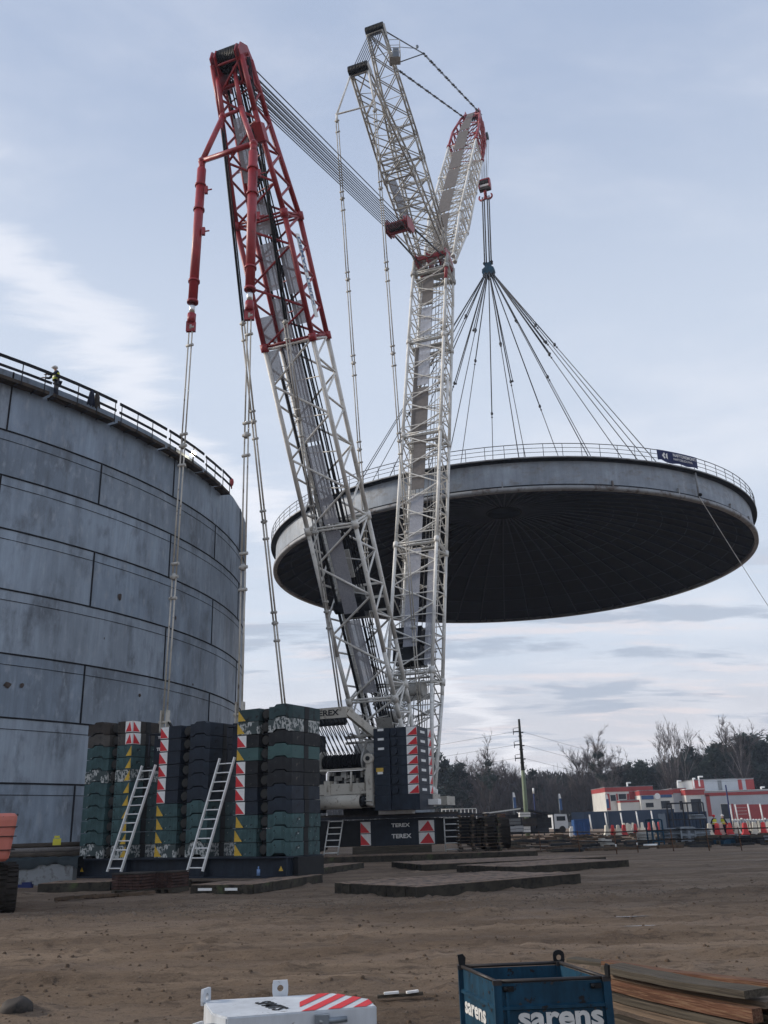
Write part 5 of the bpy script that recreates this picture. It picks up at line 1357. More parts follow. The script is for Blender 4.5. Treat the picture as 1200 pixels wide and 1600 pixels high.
# ------------------------------------------------------------------ middle distance at the right
def gx(px,Y): return (px-613.5)/1474*Y
def gz(px,py,Y): return 1.7+(1290.5-.0306*(px-600)-py)/1562*Y
m=MB().use('charcoal'); rd_=random.Random(15)
for _ in range(420):
    Y=54+60*rd_.random()**1.3; px_=rd_.uniform(760,1215); x=gx(px_,Y)
    m.use(rd_.choice(['charcoal','charcoal','wood_grey','clod','clod','mat_timber'])); m.box((x,Y,rd_.uniform(.0,.12)),(rd_.uniform(.2,1.8),rd_.uniform(.1,.4),rd_.uniform(.05,.22)),Matrix.Rotation(rd_.uniform(-.5,.5),3,'Z'))
o=obj('site_debris',m,None,origin=(25,75,0)); o['kind']='stuff'; o['label']='dark litter of planks and scrap strewn over the middle distance'
# pallet stack beside the crane
random.seed(8)
for k in range(13):
    y=49.6; x=(gx(712,y)+gx(779,y))/2; m=MB().use('wood_grey' if k not in (2,3,5) else 'wood')
    r=empty('wooden_pallet',(x+random.uniform(-.05,.05),y+random.uniform(-.05,.05),.10+.158*k),random.uniform(-.04,.04))
    m=MB().use('wood_grey' if k not in (2,3,5) else 'wood')
    for i in range(9): m.box((-1.06+.265*i,0,.12),(.22,1.3,.024))
    obj('top_boards',m,r,local=True)
    for s_ in (-1.02,-.34,.34,1.02):
        m=MB().use('mat_timber' if k%3 else 'wood'); m.box((s_,0,.058),(.14,1.28,.092)); obj('bearer',m,r,local=True)
    pos=(ORD[k] if k<10 else ['eleventh from the bottom','second from the top','topmost'][k-10])
    tag(r,'%s pallet, %s in the stack right of the crane'%('brownish' if k in (2,3,5) else 'weathered grey',pos),'pallet','pallets stacked right of the crane')
# rail fence
fe=empty('rail_fence',(gx(960,50),50,0),0,'low site fence of thin rusty posts and dark rails right of the crane','fence')
fpts=[(782,60),(840,57),(900,53.5),(957,48.3),(990,50),(1045,50),(1100,49),(1150,48),(1215,47)]
for px_,Y in fpts:
    m=MB().use('wood_red').tube((gx(px_,Y),Y,-.05),(gx(px_,Y)-.03,Y,1.12),.028,6); 
    if px_ in(957,990): m.use('sign_white').tube((gx(px_,Y)-.012,Y,.35),(gx(px_,Y)-.016,Y,.48),.034,6)
    obj('post',m,fe)
for z in (1.05,.58):
    m=MB().use('black_steel')
    for (a,ya),(b,yb) in zip(fpts,fpts[1:]): m.tube((gx(a,ya)-.02,ya,z),(gx(b,yb)-.02,yb,z+.0),.032,5)
    obj('rail',m,fe)
# jersey barriers
def barrier_mb(mt):
    m=MB().use(mt); m.prism([(-.33,0),(.33,0),(.33,.12),(.20,.35),(.13,1.02),(.07,1.08),(-.07,1.08),(-.13,1.02),(-.20,.35),(-.33,.12)],V((0,-.6,0)),V((1,0,0)),ZU,V((0,1,0)),1.2); return m
bw=[(945,1306.5,'w'),(954.5,1306,'r'),(963,1306,'w'),(972,1305.5,'r'),(981,1303,'w'),(990,1302.5,'r'),(972.5,1299,'w'),(978,1299,'w'),(987,1298.5,'w'),(1001,1297,'w'),(1012,1298,'r'),(1019,1297,'w'),(1027,1297,'r'),
 (1105,1307,'w'),(1111,1306,'w'),(1117,1306.5,'r'),(1124,1306,'w'),(1130.5,1304,'r'),(1137,1306,'r'),(1148,1305,'w'),(1160,1307,'r'),(1166,1300,'w'),(1175,1304.5,'w'),(1182,1300,'w'),(1189,1306,'r'),(1197,1304,'w'),(1204,1306,'r')]
pr={'w':None,'r':None}; cnt={'w':0,'r':0}
words=['first','second','third','fourth','fifth','sixth','seventh','eighth','ninth','tenth','eleventh','twelfth','thirteenth','fourteenth','fifteenth']
for (px_,py_,c_) in bw:
    dy=py_-(1290.5-.0306*(px_-600)); Y=1.7*1562/dy*(1.0)
    if pr[c_] is None: pr[c_]=obj('road_barrier',barrier_mb('barrier_white' if c_=='w' else 'barrier_red'),None,local=True); o=pr[c_]
    else: o=pr[c_].copy(); link(o)
    o.location=(gx(px_,Y),Y,0); o.rotation_euler=(0,0,-math.atan2(gx(px_,Y),Y)+random.uniform(-.12,.12))
    gr='left' if px_<1060 else 'right'; key=(gr,c_); cnt[key]=cnt.get(key,0)+1
    tag(o,'%s plastic road barrier, %s %s one from the left in the %s cluster'%({'w':'white','r':'red'}[c_],words[cnt[key]-1],{'w':'white','r':'red'}[c_],'left-hand' if gr=='left' else 'right-hand'),'barrier','red and white road barriers')
# little white warning lamps on a dark plank row
random.seed(4)
for k in range(13):
    px_=1143+4.6*k; Y=86; x=gx(px_,Y); z=gz(px_,1281.5-random.choice((0,0,1.5)),Y)
    r=empty('warning_lamp',(x,Y,0),0,'white-topped site lamp on a dark stem, %s from the left of the row'%(words[k]),'lamp','white lamps lined up behind the barriers')
    m=MB().use('black_steel').tube((x,Y,0),(x,Y,z),.03,5); obj('stem',m,r); m=MB().use('sign_white').sphere((x,Y,z),.11,8); obj('lamp_head',m,r)
# storage racks, pipe bundles, navy container
def bundle(px0,px1,z0,rows_,n_,Y,mt,label,r=.05,dep=3.0):
    x0,x1=gx(px0,Y),gx(px1,Y); rt=empty('pipe_bundle',((x0+x1)/2,Y,z0),0,label,'pipe bundle','bundles of long material in the yard')
    for j in range(rows_):
        for i in range(n_):
            m=MB().use(mt); y=Y+i*2.2*r+(r if j%2 else 0); m.tube((x0+random.uniform(-.1,.1),y,z0+r+j*1.8*r),(x1+random.uniform(-.1,.1),y,z0+r+j*1.8*r),r,7); obj('pipe',m,rt)
bundle(993,1018,.25,6,3,64,'shaded_white_paint','bundle of pale grey tubes left of the blue frames')
bundle(1030,1072,.35,6,3,63,'steel_grey','bundle of long steel tubes behind the fence, beside the blue drums',r=.06)
bundle(1075,1105,.25,5,3,66,'steel_grey','darker steel tube bundle before the navy container',r=.07)
bundle(1002,1022,.06,1,4,58,'sign_white','white planks lying low on the ground near the blue frames',r=.06)
bundle(1078,1100,1.5,3,3,72,'steel_grey','steel tubes raised on the rack at the navy container',r=.06)
def rack(px0,px1,y,h_,mt,label):
    x0,x1=gx(px0,y),gx(px1,y); r=empty('steel_rack',((x0+x1)/2,y,0),0,label,'rack','steel racks in the yard')
    for x in (x0,(x0+x1)/2,x1):
        for d in (0,1.2):
            m=MB().use(mt).box((x,y+d,h_/2),(.09,.09,h_)); obj('post',m,r)
    for z in (.25,h_*.55,h_):
        m=MB().use(mt); m.box(((x0+x1)/2,y,z),(x1-x0,.06,.08)); m.box(((x0+x1)/2,y+1.2,z),(x1-x0,.06,.08)); m.box(((x0+x1)/2,y+.6,z+.05),(x1-x0-.1,1.1,.02)); obj('shelf',m,r)
rack(1015,1032,61,1.55,'crate_blue','tall blue steel rack beside the tube bundles')
rack(1060,1082,62,1.0,'steel_grey','low grey steel rack at the right of the tubes')
rack(1050,1100,74,2.7,'dark_rail','tall dark rack full of tubes before the navy container')
def container(px0,px1,pyt,pyb,Y,dep,mt,label,rzf=True):
    x0,x1=gx(px0,Y),gx(px1,Y); zt_=gz((px0+px1)/2,pyt,Y); r=empty('container',((x0+x1)/2,Y+dep/2,0),0,label,'container')
    m=MB().use(mt); n=int((x1-x0)/.28); 
    pr_=[]
    for i in range(n): a=x0+(x1-x0)*i/n; b=(x1-x0)/n; pr_+=[(a,0),(a+b*.35,0),(a+b*.5,.05),(a+b*.85,.05)]
    vs=[(p[0],Y+p[1],.1) for p in pr_]+[(p[0],Y+p[1],zt_-.1) for p in pr_]; k=len(pr_)
    m.add(vs,[(i,i+1,k+i+1,k+i) for i in range(k-1)]); m.box(((x0+x1)/2,Y+dep/2+.06,zt_/2),(x1-x0,dep,zt_-.15)); obj('body',m,r)
    m=MB().use(mt)
    for z in (.08,zt_-.06): m.box(((x0+x1)/2,Y+.0,z),(x1-x0+.1,.12,.14))
    for x in (x0,x1): m.box((x,Y,zt_/2),(.14,.14,zt_))
    obj('edge_frame',m,r); return r
container(1040,1102,1269,1300,84,2.4,'hoarding_blue','long navy container right of the hoarding, behind the tube racks')
container(896,918,1280,1306,108,1.8,'blue_box','bright blue site box left of the barriers')
# white site bits beside the blue box
m=MB().use('sign_white'); 
for k in range(7): m.box((gx(889+k*.8,104),104+.2*k,random.uniform(.2,.9)),(.3,.3,random.uniform(.2,.5)))
tag(obj('rubbish_bags',m,None,origin=(gx(890,104),104,0)),'white bulk bags heaped beside the bright blue site box','bags')
m=MB().use('shaded_white_paint')
for k in range(9): m.box((gx(936+k*2,62),62+.1*k,random.uniform(.1,.45)),(random.uniform(.2,.6),.3,random.uniform(.1,.25)),Matrix.Rotation(random.uniform(-.5,.5),3,'Z'))
tag(obj('scrap_heap',m,None,origin=(gx(943,62),62,0)),'pale scrap heap on the ground before the barriers','scrap')
for k in range(7):
    px_=1105+k*15; Y=60+random.uniform(-4,3); m=MB().use(random.choice(['steel_grey','wood_grey','charcoal','sign_yellow','crate_blue']))
    for _ in range(5): m.box((gx(px_,Y)+random.uniform(-.6,.6),Y+random.uniform(-.4,.4),random.uniform(.1,.4)),(random.uniform(.3,1.2),random.uniform(.2,.6),random.uniform(.1,.35)),Matrix.Rotation(random.uniform(-.4,.4),3,'Z'))
    tag(obj('material_pile',m,None,origin=(gx(px_,Y),Y,0)),'low pile of building material behind the right fence, %s from the left'%words[k],'material pile','piles of material behind the right fence')
# storage shelter with wrapped packs
Y=120; sh_=empty('storage_shelter',(gx(812,Y),Y,0),0,'open storage shelter with a pale shallow gable roof and dark posts','shelter')
za,zb_,zc_=gz(760,1272,Y),gz(812,1265,Y),gz(862,1272,Y)
m=MB().use('sign_white'); 
m.prism([(gx(758,Y),za),(gx(812,Y),zb_),(gx(812,Y),zb_+.16),(gx(758,Y),za+.16)],V((0,Y-1,0)),V((1,0,0)),ZU,V((0,1,0)),5); m.use('dark_rail').prism([(gx(812,Y),zb_+.01),(gx(864,Y),zc_-.1),(gx(864,Y),zc_+.06),(gx(812,Y),zb_+.17)],V((0,Y-1,0)),V((1,0,0)),ZU,V((0,1,0)),5); obj('roof',m,sh_)
for px_ in (762,780,796,812,830,846,862):
    m=MB().use('dark_rail').box((gx(px_,Y),Y-.9,za/2),(.14,.14,za)); obj('post',m,sh_)
m=MB().use('dark_rail').box((gx(811,Y),Y+3.2,za/2),(gx(862,Y)-gx(760,Y),.1,za-.3)); obj('back_wall',m,sh_)
k=0
for (px_,py_,wpx,hpx,mt) in ((802,1284,20,9,'concrete'),(820,1273,16,7,'sign_white'),(792,1296,26,8,'wall_grey'),(812,1295,16,9,'wall_grey'),(821,1296,10,9,'sign_white'),(826,1285,20,12,'brown_grey'),(848,1286,22,16,'charcoal'),(783,1275,10,6,'wood_red'),(772,1288,14,10,'charcoal')):
    x=gx(px_,Y-4.6); z=gz(px_,py_,Y-4.6); w_=wpx/1474*Y; h_=hpx/1562*Y
    m=MB().use(mt).box((x,Y-4.0-.08*k,max(h_/2,z)),(w_,1.2,h_)); m.use('dark_rail').box((x,Y-4.0-.08*k,max(h_/2,z)),(w_+.02,1.22,.05)); k+=1
    tag(obj('wrapped_pack',m,None,origin=(x,Y-4,max(h_/2,z))),['grey pack in the middle of the shelter','white pack right under the shelter ridge','wide pale pack at ground level on the left','pale pack at ground level near the centre','small white pack at ground level beside it','brown pack right of the ridge post','large dark pack under the dark roof slope','small reddish pack high at the left','dark pack low at the left end'][k-1],'pack','packs stored in the shelter')
# dark stacked bits right of the pallets at ground
m=MB().use('steel_grey')
for i in range(12): m.box((gx(745+i*3,100),100+random.uniform(-1,1),random.uniform(.2,.7)),(.4,.4,random.uniform(.2,.6)))
tag(obj('material_pile',m,None,origin=(gx(760,100),100,0)),'grey material pile behind the pallet stack','material pile')
# white railing beyond the crane
wr=empty('white_railing',(gx(716,90),90,0),0,'white tubular railing beyond the right side of the crane','railing')
for px_ in range(690,745,6):
    m=MB().use('sign_white').tube((gx(px_,90),90,0),(gx(px_,90),90,gz(px_,1264,90)),.04,5); obj('post',m,wr)
for py_ in (1265,1275):
    m=MB().use('sign_white').tube((gx(690,90),90,gz(690,py_,90)),(gx(744,90),90,gz(744,py_-1.6,90)),.04,5); obj('rail',m,wr)
# white truck
Y=135; x=gx(871,Y); tk=empty('truck',(x,Y,0),.2,'white truck cab parked between the shelter and the blue box','truck')
m=MB().use('truck_white'); m.prism([(-1.1,.6),(1.0,.6),(1.05,1.4),(.9,2.5),(-1.1,2.6)],V((0,-1.1,0)),V((1,0,0)),ZU,V((0,1,0)),2.2); obj('cab',m,tk,local=True)
m=MB().use('window_dark').box((.0,-1.11,1.95),(1.3,.03,.6)); m.box((1.0,0,1.95),(.06,1.8,.7)); obj('window',m,tk,local=True)
m=MB().use('black_steel').box((1.6,.6,.75),(5,1.0,.3)); obj('chassis',m,tk,local=True)
for (a,b) in ((.1,-1),(.1,1),(3.2,-.6),(3.2,1.2)): m=MB().use('rubber').tube((a,b-.15,.48),(a,b+.15,.48),.48,16); obj('wheel',m,tk,local=True)
m=MB().use('steel_grey').box((2.6,.6,1.15),(2.6,2.0,.5)); obj('load_bed',m,tk,local=True)

# hoarding and white stakes
Y=176; hd=empty('hoarding',(gx(975,Y),Y,0),0,'long dark blue site hoarding with framed panels before the red and white building','hoarding')
x=gx(893,Y)
while x<gx(1040,Y):
    zt_=3.05+.03*((x-33)/10); m=MB().use('hoarding_blue').box((x+1.2,Y+.02*math.sin(x),zt_/2),(2.36,.05,zt_)); m.box((x,Y-.05,zt_/2),(.1,.1,zt_)); obj('panel',m,hd); x+=2.4
for k,(px_,y0,y1) in enumerate(((921,1290,1274),(945.5,1291,1271),(970,1289,1271),(994.5,1288,1269),(1018,1287,1268),(1142,1279,1258),(1150.5,1280,1258),(1170.5,1279,1257),(1189.5,1279,1257))):
    Y=150; r=MB().use('sign_white').tube((gx(px_,Y)+.12,Y,0),(gx(px_-.4,Y),Y,gz(px_,y1,Y)),.11,7); r.use('sign_white').tube((gx(px_-.4,Y),Y,gz(px_,y1,Y)),(gx(px_-.4,Y),Y,gz(px_,y1,Y)+.1),.13,7)
    tag(obj('white_post',r,None,origin=(gx(px_,Y),Y,0)),'white post, %s from the left in the row before the hoarding and building'%words[k],'post','white posts before the building')
# flags and a lamp pole
for px_,pt,pb,lab,cl_ in ((803,1238,1263,'pale blue and white beach flag left of the green pole','banner'),(875,1240,1266,'light blue feather flag with white top over the truck','banner'),(949,1241,1263,'light blue flag at the left corner of the building','banner')):
    Y=165; x=gx(px_,Y); r=empty('feather_flag',(x,Y,0),0,lab,'flag'); zt_=gz(px_,pt,Y); zb2=gz(px_,pb,Y)
    m=MB().use('steel_grey').tube((x,Y,0),(x,Y,zt_),.05,6); obj('mast',m,r)
    m=MB().use('sign_blue'); m.prism([(.05,zb2),(.5,zb2),(.45,zt_-.8),(.05,zt_-.8)],V((x,Y,0)),V((1,0,0)),ZU,V((0,1,0)),.02); m.use('sign_white').prism([(.05,zt_-.79),(.44,zt_-.79),(.3,zt_),(.05,zt_)],V((x,Y,0)),V((1,0,0)),ZU,V((0,1,0)),.02); obj('cloth',m,r)
for px_,pt,Y,lab in ((836,1231,160,'dark blue pole with a white lamp head right of the green pole'),(1140,1226,140,'dark slim pole in front of the grey building wall')):
    x=gx(px_,Y); r=empty('lamp_pole',(x,Y,0),0,lab,'pole'); zt_=gz(px_,pt,Y); m=MB().use('banner_blue').tube((x,Y,0),(x,Y,zt_-.9 if px_<900 else zt_),.13,8,.10); obj('mast',m,r)
    if px_<900: m=MB().use('sign_white').tube((x,Y,zt_-.9),(x,Y,zt_),.16,8); obj('lamp_head',m,r)
# green power pole
Y=118; x=gx(822,Y); gp_=empty('power_pole',(x,Y,0),0,'tall green-grey power pole with three short crossarms','power pole')
zt_=gz(809,1118,Y); m=MB().use('pole_green').tube((x,Y,0),(x+.0,Y,zt_*.55),.30,14,.235); obj('mast',m,gp_); m=MB().use('pole_dark').tube((x,Y,zt_*.55),(x,Y,zt_),.235,14,.14); obj('mast_top',m,gp_)
for py_ in (1139,1161,1183):
    z=gz(812,py_,Y); m=MB().use('dark_rail'); m.beam((x-.85,Y,z),(x+.05,Y,z+.05),.08,.14); m.tube((x-.8,Y,z+.45),(x,Y,z+.55),.03,5); m.tube((x-.85,Y,z+.4),(x-.85,Y,z-.35),.05,5); m.box((x+.3,Y,z-.1),(.3,.1,.14)); m.box((x,Y,z-.55),(.55,.3,.08)); obj('crossarm',m,gp_)
    m=MB().use('cable'); q=V((x-.85,Y,z)); e=V((x-60,Y+70,z+3)); pts=[q.lerp(e,i/14)-V((0,0,2*math.sin(math.pi*i/14))) for i in range(15)]; m.poly(pts,.018,4)
    e=V((x+55,Y+60,z-3)); q=V((x+.3,Y,z)); pts=[q.lerp(e,i/14)-V((0,0,2*math.sin(math.pi*i/14))) for i in range(15)]; m.poly(pts,.018,4); obj('power_line',m,gp_)

# commercial building
YB=205
bl=empty('commercial_building',(gx(1060,YB),YB,0),0,'low white, grey and red flat-roofed commercial building behind the hoarding','building')
def wing(name,px0,px1,pyt,mt,Yf=YB,dep=12,pyb=None,band='wall_red',bh=.9,top='roof_rim'):
    x0,x1=gx(px0,Yf),gx(px1,Yf); zt_=gz((px0+px1)/2,pyt,Yf); zb2=0 if pyb is None else gz((px0+px1)/2,pyb,Yf)
    m=MB().use(mt).box(((x0+x1)/2,Yf+dep/2,(zt_+zb2)/2),(x1-x0,dep,zt_-zb2)); wgo=obj(name,m,bl)
    if band: m=MB().use(band).box(((x0+x1)/2,Yf+dep/2-.03,zt_-bh/2+.02),(x1-x0+.12,dep+.12,bh)); obj('fascia',m,wgo)
    if top: m=MB().use(top).box(((x0+x1)/2,Yf+dep/2,zt_+.08),(x1-x0+.3,dep+.3,.12)); obj('roof',m,wgo)
    return wgo
def win(wg,px0,px1,py0,py1,Yf=YB,mt='window_dark',name='window'):
    x0,x1=gx(px0,Yf),gx(px1,Yf); z1,z0=gz((px0+px1)/2,py0,Yf),gz((px0+px1)/2,py1,Yf)
    m=MB().use(mt).box(((x0+x1)/2,Yf-.04,(z0+z1)/2),(x1-x0,.08,z1-z0)); f=obj(name,m,wg)
    if name=='window':
        m=MB().use('wall_white')
        for a,b in (((x0,(z0+z1)/2),(.1,z1-z0)),((x1,(z0+z1)/2),(.1,z1-z0)),(((x0+x1)/2,z1),(x1-x0,.1)),(((x0+x1)/2,z0),(x1-x0,.1))): m.box((a[0],Yf-.07,a[1]),(b[0],.1,b[1]))
        obj('frame',m,f)
wg=wing('wing',949,986,1230,'wall_white',dep=14); 
for a,b in ((949,955),(965.5,968),(982,986)): win(wg,a,b,1240,1266,mt='wall_red',name='red_panel')
win(wg,956,965,1241.5,1252); win(wg,969,981.5,1240,1249)
wg=wing('wing',986,1024,1228.5,'wall_grey',Yf=YB+.6,dep=12); win(wg,986.5,1010,1236,1249,Yf=YB+.6,mt='wall_red',name='red_panel')
wg=wing('wing',971,1004,1251,'wall_white',Yf=YB-3,dep=3,bh=.35)
wg=wing('wing',1003,1055,1235,'wall_white',Yf=YB-4,dep=12); win(wg,1005,1024,1243,1249,Yf=YB-4,mt='sign_blue',name='shop_sign'); win(wg,1035,1053,1240,1246,Yf=YB-4,mt='sign_blue',name='shop_sign'); win(wg,1010,1023,1254,1262,Yf=YB-4); win(wg,1034,1049,1251,1264,Yf=YB-4)
m=MB().use('sign_white').tube((gx(1030.5,YB-4.2),YB-4.2,gz(1030,1244,YB-4)),(gx(1030.5,YB-4.2),YB-4.0,gz(1030,1244,YB-4)),.62,20); obj('round_sign',m,wg)
wg=wing('wing',1055,1076,1232,'wall_grey',Yf=YB-3,dep=10); win(wg,1063,1074,1251,1266,Yf=YB-3)
wg=wing('wing',1075,1104,1233.5,'wall_white',Yf=YB-6,dep=14,bh=1.1,top='sign_white'); win(wg,1081,1098,1248,1270,Yf=YB-6); win(wg,1098.5,1103,1243,1275,Yf=YB-6,mt='wall_grey',name='grey_panel')
wg=wing('wing',1104,1225,1235,'wall_grey',Yf=YB-5,dep=14,bh=.0001,band=None,top='sign_white'); win(wg,1105,1225,1237,1242,Yf=YB-5,mt='wall_red',name='fascia'); win(wg,1106,1112,1242,1276,Yf=YB-5,mt='wall_red',name='red_panel'); win(wg,1127,1143,1256,1280,Yf=YB-5); win(wg,1143,1147,1256,1280,Yf=YB-5,mt='wall_red',name='red_panel')
for a,b in ((1148,1169),(1171,1188),(1190,1212)): win(wg,a,b,1257,1280,Yf=YB-5,mt='wall_red',name='roller_door')
for z_ in (1262,1267,1272):
    win(wg,1150,1167,z_,z_+.5,Yf=YB-5.09,mt='wall_white',name='door_rail')
wg=wing('wing',1088,1185,1217,'wall_grey',Yf=YB+8,dep=14,band=None); win(wg,1088,1106,1217.5,1236,Yf=YB+8,mt='wall_red',name='red_panel'); win(wg,1160,1166,1217.5,1236,Yf=YB+8,mt='wall_red',name='red_panel'); win(wg,1172,1185,1217,1236,Yf=YB+8,mt='wall_red',name='red_panel'); win(wg,1128,1134,1219,1236,Yf=YB+8,mt='concrete',name='grey_panel')
for px_,py_,d in ((985,1222,1.2),(1099,1212,1.4),(1090,1215,.7),(1065,1219,1.2),(1195,1229,1.2)):
    x=gx(px_,YB+3); z=gz(px_,py_,YB+3); m=MB().use('sign_white').tube((x,YB+3,z-2.2),(x,YB+3,z),.18,8); m.tube((x,YB+3,z-.1),(x+d*.7,YB+3,z-.1),.16,8); obj('roof_vent',m,bl)

# ------------------------------------------------------------------ people
def skin_mesh(name,pts,edges,rad,mt,parent,loc):
    me=bpy.data.meshes.new(name); me.from_pydata([tuple(p) for p in pts],edges,[]); me.materials.append(MATS[mt])
    o=link(bpy.data.objects.new(name,me)); o.parent=parent; o.location=loc
    md=o.modifiers.new('skin','SKIN'); md.use_smooth_shade=True
    for i,r in enumerate(rad):
        rr=r if isinstance(r,tuple) else (r,r)
        me.skin_vertices[0].data[i].radius=rr
    me.skin_vertices[0].data[0].use_root=True
    s2_=o.modifiers.new('sub','SUBSURF'); s2_.levels=1; s2_.render_levels=2
    return o
def person(loc,rz,label,vest,pose=0,helmet='helmet_white',legs='cloth_navy',jacket='cloth_navy'):
    r=empty('person',loc,rz,label,'person')
    hip=V((0,0,.95)); bend=.12*pose
    ch=V((0,bend,1.35)); nk=V((0,bend*1.2,1.50)); hd=V((0,bend*1.5,1.62)); tp=V((0,bend*1.5,1.74))
    pts=[hip,V((0,bend*.5,1.15)),ch,nk,hd,tp]; E_=[(0,1),(1,2),(2,3),(3,4),(4,5)]; rad=[(.15,.11),(.14,.10),(.17,.11),.055,.085,.07]
    J=[]
    for s_ in (-1,1):
        b=len(pts); sh=ch+V((s_*.17,0,.06)); el=sh+V((s_*.09,.10+.12*pose,-.27)); wr_=el+V((-s_*.05,.24,-.06 if pose else -.22)); hn=wr_+V((0,.08,-.02 if pose else -.07))
        pts+=[sh,el,wr_,hn]; E_+=[(2,b),(b,b+1),(b+1,b+2),(b+2,b+3)]; rad+=[.06,.045,.032,.036]; J.append((sh,el,wr_))
        for f in range(5):   # fingers and thumb
            c=len(pts); fo=(f-1.5)*.018 if f<4 else -s_*.045
            pts+=[hn+V((fo,.06 if f<4 else .02,-.02)),hn+V((fo,.10 if f<4 else .05,-.045))]; E_+=[(b+3,c),(c,c+1)]; rad+=[.010,.008]
    LG=[]
    for s_ in (-1,1):
        b=len(pts); t=V((s_*.09,0,.86)); k_=V((s_*.11,.04,.50)); a_=V((s_*.12,-.02,.09)); f_=V((s_*.13,.14,.04))
        pts+=[t,k_,a_,f_]; E_+=[(0,b),(b,b+1),(b+1,b+2),(b+2,b+3)]; rad+=[.095,.06,.042,.04]; LG.append((t,k_,a_,f_))
    skin_mesh('body',pts,E_,rad,'skin',r,(0,0,0))
    # nose, ears
    jp=[hip+V((0,0,-.02)),V((0,bend*.5,1.15)),ch,nk-V((0,0,.05))]; je=[(0,1),(1,2),(2,3)]; jr=[(.19,.15),(.18,.14),(.215,.15),.08]
    for sh,el,wr_ in J: b=len(jp); jp+=[sh,el,wr_]; je+=[(2,b),(b,b+1),(b+1,b+2)]; jr+=[.085,.068,.05]
    skin_mesh('jacket',jp,je,jr,jacket,r,(0,0,0))
    tp_=[hip]; te=[]; tr_=[(.185,.14)]
    for t,k_,a_,f_ in LG: b=len(tp_); tp_+=[t,k_,a_]; te+=[(0,b),(b,b+1),(b+1,b+2)]; tr_+=[.12,.085,.07]
    skin_mesh('trousers',tp_,te,tr_,legs,r,(0,0,0))
    for t,k_,a_,f_ in LG:
        m=MB().use('black_steel').sphere(a_+V((0,.07,-.045)),.075,10,(.7,1.9,.75)); obj('boot',m,r,local=True)
    m=MB().use(vest); c=V((0,bend*.8,1.25))
    m.lathe([(.205,-.26),(.215,-.1),(.225,.08),(.20,.16)],(0,0,0),20); m.v=[V((v.x,v.y*.74,v.z))+c for v in m.v]
    m.use('sign_white'); k0=len(m.v); m.lathe([(.217,-.14),(.221,-.09)],(0,0,0),20); 
    for i in range(k0,len(m.v)): v=m.v[i]; m.v[i]=V((v.x*1.01,v.y*.76,v.z))+c
    obj('vest',m,r,local=True)
    m=MB().use(helmet); m.sphere(hd+V((0,0,.07)),.125,14,(1,1.12,.85)); m.lathe([(.12,0),(.155,-.012),(.12,-.02)],hd+V((0,.03,.05)),16); obj('helmet',m,r,local=True)
    m=MB().use('skin'); m.sphere(hd+V((0,.095,-.01)),.02,6); 
    for s_ in (-1,1): m.sphere(hd+V((s_*.085,0,-.01)),.022,6,(.5,1,1.4))
    obj('face',m,r,local=True)
    m=MB().use('black_steel')
    for s_ in (-1,1): m.sphere(hd+V((s_*.03,.078,.012)),.010,6)
    m.box(hd+V((0,.084,-.045)),(.045,.008,.008)); obj('eyes_and_mouth',m,r,local=True)
    return r
p=P_t(-36.75,TR+.28,TTOP+.09)
person(tuple(p),R_(130),'worker in white helmet and yellow-striped vest leaning on the tank rim railing','hivis_yellow',1)
for (px_,Y,lab,rz,vs_,hl_) in ((1114,84,'left of the two workers in yellow vests behind the barriers',.4,'hivis_yellow','bright_red'),(1127.5,84,'right of the two workers in yellow vests behind the barriers',-1.2,'hivis_yellow','helmet_white')):
    person((gx(px_,Y),Y,0),rz,lab,vs_,0,helmet=hl_)

# ------------------------------------------------------------------ trees
random.seed(21)
def pine(h,seed,dens=1500,low=.25,spread=1.0):
    rnd=random.Random(seed); r=empty('pine_tree',(0,0,0))
    m=MB().use('bark'); q=V((0,0,0)); n=7; pts=[V((rnd.uniform(-.12,.12)*i/2,rnd.uniform(-.12,.12)*i/2,h*.97*i/n)) for i in range(n+1)]; pts[0]=V((0,0,-.2))
    for i in range(n): m.tube(pts[i],pts[i+1],.22*(1-i/n)+.04,7,.22*(1-(i+1)/n)+.04,cap=False)
    cl=[]
    nb=26
    for k in range(nb):
        f=low+(1-low)*(k/nb)**.9; z=h*f; Ls=spread*h*.19*(1-((f-low)/(1-low))**1.6)**.8*rnd.uniform(.55,1.15)+.3; a=rnd.uniform(0,6.28)
        i=min(n-1,int(f/.97*n)); b=pts[i].lerp(pts[i+1],min(1,max(0,f/.97*n-i))); e=b+V((math.cos(a)*Ls,math.sin(a)*Ls,Ls*rnd.uniform(-.05,.35)))
        m.tube(b,e,.05,4,.02,cap=False)
        for _ in range(4): cl.append((b.lerp(e,rnd.uniform(.35,1.05))+V((0,0,rnd.uniform(-.1,.3))),rnd.uniform(.35,.85)))
    cl.append((pts[-1],.5))
    obj('trunk',m,r,local=True)
    c=MB().use('needles')
    for _ in range(dens):
        p,s_=rnd.choice(cl); o_=V((rnd.gauss(0,.5),rnd.gauss(0,.5),rnd.gauss(0,.28)))*s_; p=p+o_
        d=V((rnd.uniform(-1,1),rnd.uniform(-1,1),rnd.uniform(-.4,1))).normalized(); u=d.orthogonal().normalized(); l=rnd.uniform(.25,.5); w_=rnd.uniform(.08,.16)
        c.add([p-u*w_,p+u*w_,p+d*l+u*w_*.5,p+d*l-u*w_*.5],[(0,1,2,3)])
    obj('crown',c,r,local=True); return r
